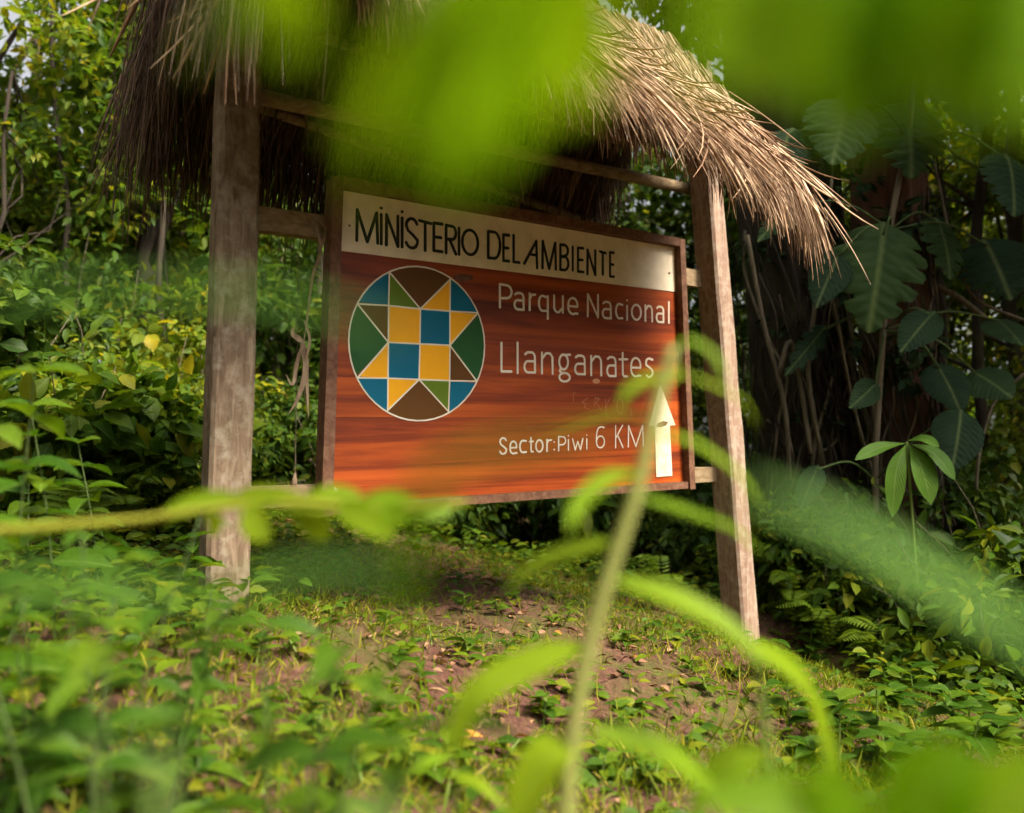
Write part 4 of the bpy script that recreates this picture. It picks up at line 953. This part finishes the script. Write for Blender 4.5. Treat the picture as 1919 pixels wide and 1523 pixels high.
# --- sapling with a whorl of ribbed leaves
c0 = at(1700, 828, 4.3)
ws = empty('ribbed_leaf_sapling', (c0[0] + .05, c0[1], gz(c0[0], c0[1])), 'young plant with a whorl of five bright ribbed leaves before the reddish trunk', 'plant')
m = MB(); m.tube(spline([(c0[0] + .08, c0[1] + .05, gz(c0[0], c0[1]) - .03), at(1712, 1000, 4.32), c0], 4), .007, 6); m.build('stem', 'stem', ws, True)
for pts, w in (([(1698, 830), (1650, 838), (1602, 862)], 27), ([(1698, 832), (1680, 880), (1672, 970)], 36), ([(1702, 832), (1725, 870), (1745, 945)], 48), ([(1706, 832), (1750, 850), (1790, 900)], 36), ([(1700, 826), (1730, 822), (1760, 838)], 26)):
    ribbon_leaf([at(x, y, 4.3 - .06 * i) for i, (x, y) in enumerate(pts)], w * 4.3 / FPX, 'leaf', 'leaf_ribbed', ws, 'obov', .2, up=(0, -.7, .7))

# --- ferns
def fern(px, py_tip, d, base_off, n_leaf, label, spread):
    b = at(px, 866, d); x, y = b[0], b[1]; z = gz(x, y); t = empty('fern', (x, y, z), label, 'fern', 'ferns below the old trunks')
    for k in range(n_leaf):
        a = rng.uniform(0, 6.28); R_ = rng.uniform(.5, 1) * spread; H = rng.uniform(.6, 1) * base_off
        pts = [(x, y, z), (x + math.cos(a) * R_ * .4, y + math.sin(a) * R_ * .4, z + H * .8), (x + math.cos(a) * R_, y + math.sin(a) * R_, z + H * .75)]
        C = np.array(spline(pts, 11)); T_ = unit(np.gradient(C, axis=0)); Sd = unit(np.cross(T_, [0, 0, 1.0])); P, A, Nn, Ls = [], [], [], []
        for i in range(4, len(C) - 1):
            f = i / len(C); ll = .30 * R_ * math.sin(math.pi * min(1, f ** .8)) + .01
            for sd in (-1, 1): P.append(C[i]); A.append(Sd[i] * sd + T_[i] * .35); Nn.append(np.cross(Sd[i], T_[i]) + 1e-3); Ls.append(ll)
        me = leaf_mesh('frond', [scatter(np.array(P), np.array(A), np.array(Nn), np.array(Ls), np.array(Ls) * .28, T_MID)], 'fern', (x, y, z)); link('frond', me, t)
    return t
for px, d, H, n_, sp in ((1548, 4.5, .42, 6, .35), (1490, 4.7, .5, 6, .4), (1640, 4.2, .3, 5, .35), (1240, 5.0, .35, 5, .35), (230, 3.8, .45, 6, .4), (140, 3.2, .4, 6, .35)):
    fern(px, 0, d, H, n_, 'arching green fern at the foot of the old trunks' if px > 1300 else ('small fern at the foot of the hedge behind the sign' if px > 1000 else 'green fern on the bank left of the near post'), sp)
for o in bpy.data.objects:
    if o.name.startswith('fern') and 'label' in o and 'old trunks' not in o['label']:
        o['group'] = 'ferns behind the sign' if 'hedge' in o['label'] else 'ferns on the left bank'

# ------------------------------------------------------------------ ground cover (uncountable)
def earth_bare(x, y):
    """1 on the trodden bare patches under and in front of the sign"""
    f = np.zeros_like(x)
    for cx, cy, rx, ry in ((0.0, 3.35, .62, .36), (.45, 2.95, .3, .2), (-.25, 2.65, .32, .2), (.05, 2.1, .22, .2), (.75, 3.5, .35, .2), (-.4, 2.3, .2, .18), (.55, 1.75, .22, .16), (.95, 1.9, .2, .22)):
        f = np.maximum(f, np.exp(-(((x - cx) / rx) ** 2 + ((y - cy) / ry) ** 2) ** 1.5))
    return f
def rand_ground(n, x0, x1, y0, y1):
    x = rng.uniform(x0, x1, n); y = y0 + (y1 - y0) * rng.random(n) ** 1.25
    return x, y
def in_view(x, y, m=1.1):
    return np.abs(x) < y * .68 + m
x, y = rand_ground(135000, -4.5, 4.5, .7, 6.2); k = in_view(x, y) & (rng.random(len(x)) > .93 * earth_bare(x, y)) & (np.sin(x * 3.1 + y * 1.3) + np.sin(y * 4.2 - x) + rng.normal(0, .7, len(x)) > -.5)
x, y = x[k], y[k]; n = len(x); pos = np.stack([x, y, ground_h(x, y) + .0], 1); ax = unit(rng.standard_normal((n, 3)) * [.5, .5, .2] + [0, 0, .8]); nr = unit(rng.standard_normal((n, 3)) * [1, 1, .2])
L = rng.uniform(.025, .075, n) * np.where((x > .25) & (x < 1.1) & (y > 1.8) & (y < 3.6), 1.45, 1.0); tag(link('grass', leaf_mesh('grass', [scatter(pos, ax, nr, L, rng.uniform(.003, .006, n), T_BLADE)], 'grass')), 'short moss-like grass on the mound before the sign', 'grass', kind='stuff')
x, y = rand_ground(26000, -4.5, 4.5, .6, 6.6); dens = np.where(x < -.75 - .0 * y, 1.0, np.where(y > 4.9, 1.0, np.where(x > 1.5, .9, .62))) * (1 - .85 * earth_bare(x, y))
k = in_view(x, y) & (rng.random(len(x)) < dens); x, y = x[k], y[k]; n = len(x)
pos = np.stack([x, y, ground_h(x, y) + rng.uniform(.0, .11, n) * np.where((x < -.75) | (y > 4.9) | (x > 1.6), 1.6, .5)], 1); a = rng.uniform(0, 6.28, n)
ax = np.stack([np.cos(a), np.sin(a), rng.uniform(-.2, .55, n)], 1); nr = unit(rng.standard_normal((n, 3)) * .3 + [0, -.1, 1]); L = rng.uniform(.022, .065, n) * np.where((x < -.75) | (y > 4.9) | (x > 1.6), 1.35, 1)
tag(link('ground_cover', leaf_mesh('ground_cover', [scatter(pos, ax, nr, L, L * rng.uniform(.4, .7, n), T_OVAL)], 'leaf_ground', smooth=True)), 'low leafy plants carpeting the ground round the sign', 'ground cover', kind='stuff')
x, y = rand_ground(11000, -3, 3.5, .8, 5.6); k = in_view(x, y) & (rng.random(len(x)) < .12 + .8 * earth_bare(x, y)); x, y = x[k], y[k]; n = len(x)
pos = np.stack([x, y, ground_h(x, y) + .012], 1); a = rng.uniform(0, 6.28, n); ax = np.stack([np.cos(a), np.sin(a), rng.uniform(-.1, .3, n)], 1); nr = unit(rng.standard_normal((n, 3)) * .35 + [0, 0, 1]); L = rng.uniform(.012, .06, n)
tag(link('leaf_litter', leaf_mesh('leaf_litter', [scatter(pos, ax, nr, L, L * rng.uniform(.2, .55, n), T_OVAL)], 'litter', smooth=True)), 'brown fallen leaves and twigs strewn over the bare earth', 'leaf litter', kind='stuff')
# a few large fallen leaves that stand out
for px, py, L, lab in ((913, 1106, .09, 'large pale fallen leaf curled on the bare earth behind the mound'), (541, 992, .10, 'orange fallen leaf caught in the plants under the lower rail')):
    p = on_ground(px, py); p[2] += .03; nm = empty('fallen_leaf', p, lab, 'leaf')
    ribbon_leaf([p - np.array([L / 2, 0, -.01]), p + np.array([0, 0, .02]), p + np.array([L / 2, .02, -.01])], L * .6, 'blade', 'litter', nm, 'oval', .5)

# ------------------------------------------------------------------ small weeds one can tell apart
def weed(x, y, n_leaf, size, T, mat, key, label, group, height=.06, name='weed', cat='weed', stems=1):
    z = gz(x, y); t = empty(name, (x, y, z), label, cat, group); me = unit_leaf(T, mat, key)
    top = np.array([rng.normal(0, .02), rng.normal(0, .02), height]); m = MB(); m.tube([np.array([x, y, z - .01]), np.array([x, y, z]) + top * .5, np.array([x, y, z]) + top], [.0035, .003, .002], 5); m.build('stem', 'stem', t)
    for k in range(n_leaf):
        f = .25 + .75 * (k + 1) / n_leaf; a = k * 2.4 + rng.uniform(-.4, .4); o = link('leaf', me, t); s_ = size * rng.uniform(.7, 1.2) * (1.1 - .35 * f)
        o.matrix_local = mat_from(top * f, (math.cos(a), math.sin(a), rng.uniform(.0, .5)), (rng.normal(0, .2), rng.normal(0, .2) - .15, 1), s_, s_ * rng.uniform(.5, .68))
    return t
for k in range(70):
    while True:
        px = rng.uniform(480, 1500); py = rng.uniform(1090, 1500)
        p = on_ground(px, py)
        if 1.3 < p[1] < 4.6: break
    weed(p[0], p[1], random.randint(5, 9), rng.uniform(.05, .085), T_HEART if k % 2 else T_OVAL, 'leaf_ground', 'weed' + str(k % 2), ('small weed with oval leaves sprouting on the mound before the sign', 'small weed with heart-shaped leaves sprouting on the mound before the sign')[k % 2], ('oval-leaved weeds on the mound', 'heart-leaved weeds on the mound')[k % 2], rng.uniform(.03, .09))
for k in range(34):
    px = rng.uniform(1430, 1900); py = rng.uniform(1120, 1480); p = on_ground(px, py)
    weed(p[0], p[1], random.randint(6, 10), rng.uniform(.08, .14), T_HEART if k % 3 else T_OVAL, 'leaf_herb', 'weedr' + str(k % 3 > 0), 'taller broad-leaved weed on the slope right of the far post', 'weeds on the right slope', rng.uniform(.08, .2))

# ------------------------------------------------------------------ leafy herbs in the left foreground
def herb(x, y, H, n_pair, size, lean, label, group, mat='leaf_herb', key='herb', T=T_LANCE, aspect=.42):
    z = gz(x, y); t = empty('leafy_herb', (x, y, z), label, 'herb', group); me = unit_leaf(T, mat, key)
    pts = spline([(0, 0, -.02), (lean[0] * .35, lean[1] * .35, H * .5), (lean[0], lean[1], H)], 8); m = MB(); m.tube([np.array(p) + [x, y, z] for p in pts], [.0032 * (1 - .6 * i / len(pts)) for i in range(len(pts))], 6); m.build('stem', 'stem_dark', t, True)
    for k in range(n_pair):
        f = .22 + .78 * k / max(1, n_pair - 1); i = min(int(f * (len(pts) - 1)), len(pts) - 1); p = pts[i]; a0 = k * 1.57 + rng.uniform(-.3, .3)
        for q in (0, math.pi):
            a = a0 + q + rng.uniform(-.25, .25); s_ = size * rng.uniform(.75, 1.2) * (1 - .4 * f); o = link('leaf', me, t)
            o.matrix_local = mat_from(p, (math.cos(a), math.sin(a), rng.uniform(-.15, .45)), (rng.normal(0, .2), rng.normal(0, .2) - .2, 1), s_, s_ * aspect)
    return t
GF = 'leafy herbs in front of the near post'
for k in range(22):
    d = rng.uniform(.6, 1.45); px = rng.uniform(-80, 640) if d < 1.0 else rng.uniform(-60, 420); p = at(px, 866, d); x, y = p[0], p[1]
    top_py = rng.uniform(1080, 1330) if px > 250 else rng.uniform(920, 1230)
    H = max(.12, EYE - (top_py - 866) / FPX * d - gz(x, y)); herb(x, y, H, random.randint(5, 8), rng.uniform(.085, .125), (rng.normal(0, .08), rng.normal(0, .06)), 'tall-stemmed herb with paired pointed leaves in front of the near post' if H > .4 else 'short herb with paired pointed leaves in front of the near post', GF if H > .4 else 'short herbs in front of the near post')
for k, (px, d, top) in enumerate(((30, 1.5, 700), (120, 1.9, 760), (-30, 1.2, 800), (200, 2.2, 830), (60, 2.4, 860), (260, 2.6, 960), (330, 2.3, 1010))):
    p = at(px, 866, d); x, y = p[0], p[1]; H = EYE - (top - 866) / FPX * d - gz(x, y)
    herb(x, y, H, 9, .15, (rng.normal(0, .08), rng.normal(0, .05)), 'tall herb with broad dark leaves standing left of the near post', 'tall herbs left of the near post', 'leaf_herb', 'herbt', T_OVAL, .5)
for k in range(10):
    d = rng.uniform(.9, 1.5); px = rng.uniform(1250, 1950); p = at(px, 866, d); H = max(.1, EYE - (rng.uniform(1400, 1560) - 866) / FPX * d - gz(p[0], p[1]))
    herb(p[0], p[1], H, 5, .09, (rng.normal(0, .05), rng.normal(0, .05)), 'low blurred herb in the right foreground below the far post', 'herbs in the right foreground')

# ------------------------------------------------------------------ foreground plants close to the lens
def close_plant(name, stem, d, r, leaves, label, cat, mat, stem_mat='stem', prof='lance', dj=.06, up=(0, -.5, .85)):
    """stem: pixels (first one is carried down to the ground), leaves: (pixel curve, width px)"""
    P = [at(x, y, d) for x, y in stem]; b = P[0].copy(); b[2] = gz(b[0], b[1]); t = empty(name, b, label, cat)
    b2 = b.copy(); b2[2] -= .02
    m = MB(); C = spline([b2] + P, 5); rr = np.linspace(r * 1.15, r * (.82 if name == 'drooping_plant' else .3), len(C)); m.tube(C, list(rr), 8); m.build('stem', stem_mat, t, True)
    for k, L_ in enumerate(leaves):
        pts, w = L_[0], L_[1]; dd = L_[2] if len(L_) > 2 else rng.uniform(-dj, dj)
        ribbon_leaf([at(x, y, d + dd * i / (len(pts) - 1)) for i, (x, y) in enumerate(pts)], w * d / FPX, 'leaf', mat, t, prof, .22, up)
    return t
close_plant('drooping_plant', [(1046, 1900), (1062, 1500), (1080, 1340), (1100, 1230), (1140, 1080), (1190, 930), (1215, 830), (1240, 720), (1264, 652)], .57, .0056,
    [([(1258, 655), (1295, 640), (1340, 668), (1362, 720)], 26), ([(1250, 690), (1330, 720), (1395, 755), (1420, 805)], 24), ([(1252, 700), (1215, 712), (1180, 732), (1160, 765)], 32),
     ([(1225, 790), (1150, 778), (1070, 798), (1005, 818)], 20), ([(1220, 810), (1300, 830), (1385, 890), (1435, 960)], 28), ([(1202, 885), (1140, 898), (1088, 945), (1066, 1000)], 42),
     ([(1195, 930), (1290, 960), (1370, 990), (1430, 1040)], 36), ([(1152, 1015), (1080, 1030), (1005, 1060), (945, 1112)], 46), ([(1150, 1085), (1260, 1120), (1370, 1180), (1440, 1255)], 58),
     ([(1095, 1208), (990, 1250), (890, 1310), (838, 1430)], 82), ([(1100, 1370), (1220, 1400), (1320, 1470), (1390, 1570)], 66), ([(1080, 1390), (1025, 1420), (985, 1500), (955, 1620)], 88), ([(1235, 735), (1270, 700), (1285, 690)], 18)],
    'lime green plant with arching drooping leaves standing before the sign arrow', 'plant', 'leaf_lime', 'stem_pale')
close_plant('broad_leaf_plant', [(1470, 1900), (1450, 1500), (1425, 1300), (1405, 1215)], .62, .004, [([(1400, 1205), (1500, 1285), (1545, 1400), (1590, 1580)], 105), ([(1440, 1400), (1360, 1440), (1290, 1540)], 60)],
    'green plant with one broad hanging leaf right of the drooping plant', 'plant', 'leaf_lime')
close_plant('small_shoot', [(860, 1900), (855, 1500), (845, 1412)], .9, .002, [([(842, 1414), (790, 1435), (742, 1465)], 26), ([(850, 1450), (900, 1470), (950, 1520)], 24)], 'small bright shoot with narrow leaves on the mound before the drooping plant', 'plant', 'leaf_lime')
# bough with lobed leaflets reaching in from the left, on a yellow stalk
close_plant('lobed_frond_plant', [(-420, 1900), (-330, 1200), (-150, 1020), (60, 990), (260, 974), (400, 952), (560, 943), (720, 952), (860, 943)], .68, .0052,
    [([(385, 955), (520, 940), (700, 952), (890, 940)], 34), ([(300, 968), (370, 942), (450, 930)], 42), ([(400, 952), (405, 975), (395, 1002)], 40), ([(420, 950), (480, 930), (560, 925)], 40), ([(462, 948), (480, 985), (505, 1012)], 50), ([(545, 943), (585, 975), (612, 1015)], 54),
     ([(560, 943), (620, 925), (680, 928)], 34), ([(630, 945), (680, 970), (738, 1008)], 52), ([(700, 950), (735, 965), (770, 968)], 40), ([(740, 950), (800, 962), (850, 955)], 34), ([(660, 950), (720, 932), (780, 935)], 30)],
    'long yellow stalk with lobed bright leaflets reaching across the near post', 'plant', 'leaf_lime', 'stem_yellow', 'oval', .03, (0, -1, .25))
# grass and leaf blades right against the lens
for pts, d, w, lab, mt in (([(-160, 620), (0, 552), (200, 540), (420, 548), (640, 585), (760, 640)], .18, 52, 'blurred dark blade arching across the wood left of the near post', 'leaf_veil'),
                       ([(2150, 1420), (1950, 1215), (1800, 1120), (1600, 1000), (1390, 905)], .18, 95, 'blurred broad green blade slanting across the old trunks', 'leaf_veil'),
                       ([(700, 1500), (760, 1100), (800, 905), (900, 850), (1030, 830), (1160, 800)], .19, 40, 'blurred thin green blade bending across the lower sign board', 'leaf_bright'),
                       ([(-260, 1300), (-60, 1120), (120, 1098), (300, 1110), (470, 1125)], .21, 52, 'blurred dark blade lying across the foot of the near post', 'leaf_veil'),
                       ([(300, 1400), (430, 1130), (540, 1075), (660, 1066), (760, 1080)], .22, 44, 'blurred green blade bending over the grass beside the near post', 'leaf_veil')):
    P = [at(x, y, d) for x, y in pts]; b = P[0].copy(); b[2] = gz(b[0], b[1]); t = empty('blade_plant', b, lab, 'plant')
    m = MB(); m.tube(spline([b - [0, 0, .02], (b + P[0]) / 2 + [0, .02, 0], P[0]], 4), .0022, 6); m.build('stem', 'stem', t, True)
    ribbon_leaf(P, w * d / FPX, 'leaf', mt, t, 'oval', .2, (0, -.6, .8))
# shrub beside the camera whose leafy twigs hang over the top of the view
sx, sy = .62, .12; sz = gz(sx, sy); ov = empty('overhanging_shrub', (sx, sy, sz), 'bright green shrub whose blurred leaves hang over the thatched roof', 'shrub')
tip = at(1500, -190, .165)
main = spline([(sx, sy, sz - .05), (sx - .03, sy + .02, .35), (.42, .22, .80), tuple(tip), tuple(at(900, -170, .155)), tuple(at(380, -130, .16))], 7)
m = MB(); m.tube(main, list(np.linspace(.012, .0025, len(main))), 8); m.build('stem', 'stem', ov, True)
OV = [([(1000, -120), (930, 60), (870, 200), (850, 370)], 300, .2, 'oval'), ([(900, -100), (800, 60), (720, 170), (630, 265)], 150, .21, 'oval'), ([(1060, -140), (1070, 0), (1070, 100), (1050, 220)], 190, .2, 'oval'),
      ([(480, -110), (430, 0), (390, 60), (345, 120)], 140, .21, 'oval'), ([(500, -110), (530, 0), (560, 80), (570, 140)], 140, .22, 'oval'), ([(1280, -170), (1310, -40), (1330, 40), (1330, 110)], 230, .18, 'oval'),
      ([(1520, -150), (1570, -20), (1600, 100), (1620, 240)], 300, .2, 'oval'), ([(1740, -150), (1780, -40), (1800, 80), (1830, 230)], 280, .205, 'oval'), ([(1430, -160), (1440, -60), (1450, 30), (1450, 150)], 260, .24, 'oval'), ([(1880, -160), (1930, -40), (1960, 80), (1970, 220)], 300, .21, 'oval'),
      ([(1660, -150), (1680, -60), (1700, 20), (1710, 120)], 240, .25, 'oval'), ([(760, 20), (720, 150), (690, 300), (680, 400)], 34, .2, 'lance'),
      ([(1330, -170), (1400, -60), (1430, 20), (1460, 110)], 300, .21, 'oval'), ([(1580, -170), (1640, -50), (1680, 50), (1720, 160)], 340, .215, 'oval'), ([(1800, -170), (1860, -50), (1880, 40), (1890, 150)], 330, .22, 'oval')]
for pts, w, d, pr in OV:
    d *= .68; w = w * 1.15 if pr == 'oval' else w; pts = [(x, y + (40 if x > 1250 and i > 1 else 0)) for i, (x, y) in enumerate(pts)]
    ribbon_leaf([at(x, y, d + .008 * i) for i, (x, y) in enumerate(pts)], w * d / FPX, 'leaf', 'leaf_bright', ov, pr, .12, (0, -.95, .35))
    b = at(*pts[0], d); j = min(range(len(main)), key=lambda q: np.linalg.norm(np.array(main[q]) - b)); m = MB(); m.tube([main[j], (np.array(main[j]) + b) / 2 + [0, 0, .005], b], .0014, 5); m.build('petiole', 'stem', ov, True)
# low plant right under the lens at the right
lp = empty('low_plant', (.30, .30, gz(.30, .30)), 'bright green plant with broad blurred leaves low at the right', 'plant')
st0 = [(.30, .30, gz(.30, .30) - .02), (.29, .30, .1), tuple(at(1680, 1720, .3))]; m = MB(); m.tube(spline(st0, 5), .003, 6); m.build('stem', 'stem', lp, True)
for pts, w in (([(1690, 1700), (1600, 1560), (1450, 1500), (1290, 1490)], 120), ([(1690, 1700), (1720, 1540), (1760, 1460), (1830, 1400)], 170), ([(1700, 1700), (1820, 1560), (1919, 1490), (2050, 1440)], 170), ([(1680, 1700), (1620, 1570), (1560, 1480), (1530, 1420)], 110)):
    ribbon_leaf([at(x, y, .29) for x, y in pts], w * .29 / FPX, 'leaf', 'leaf_bright', lp, 'oval', .15, (0, -.8, .5))
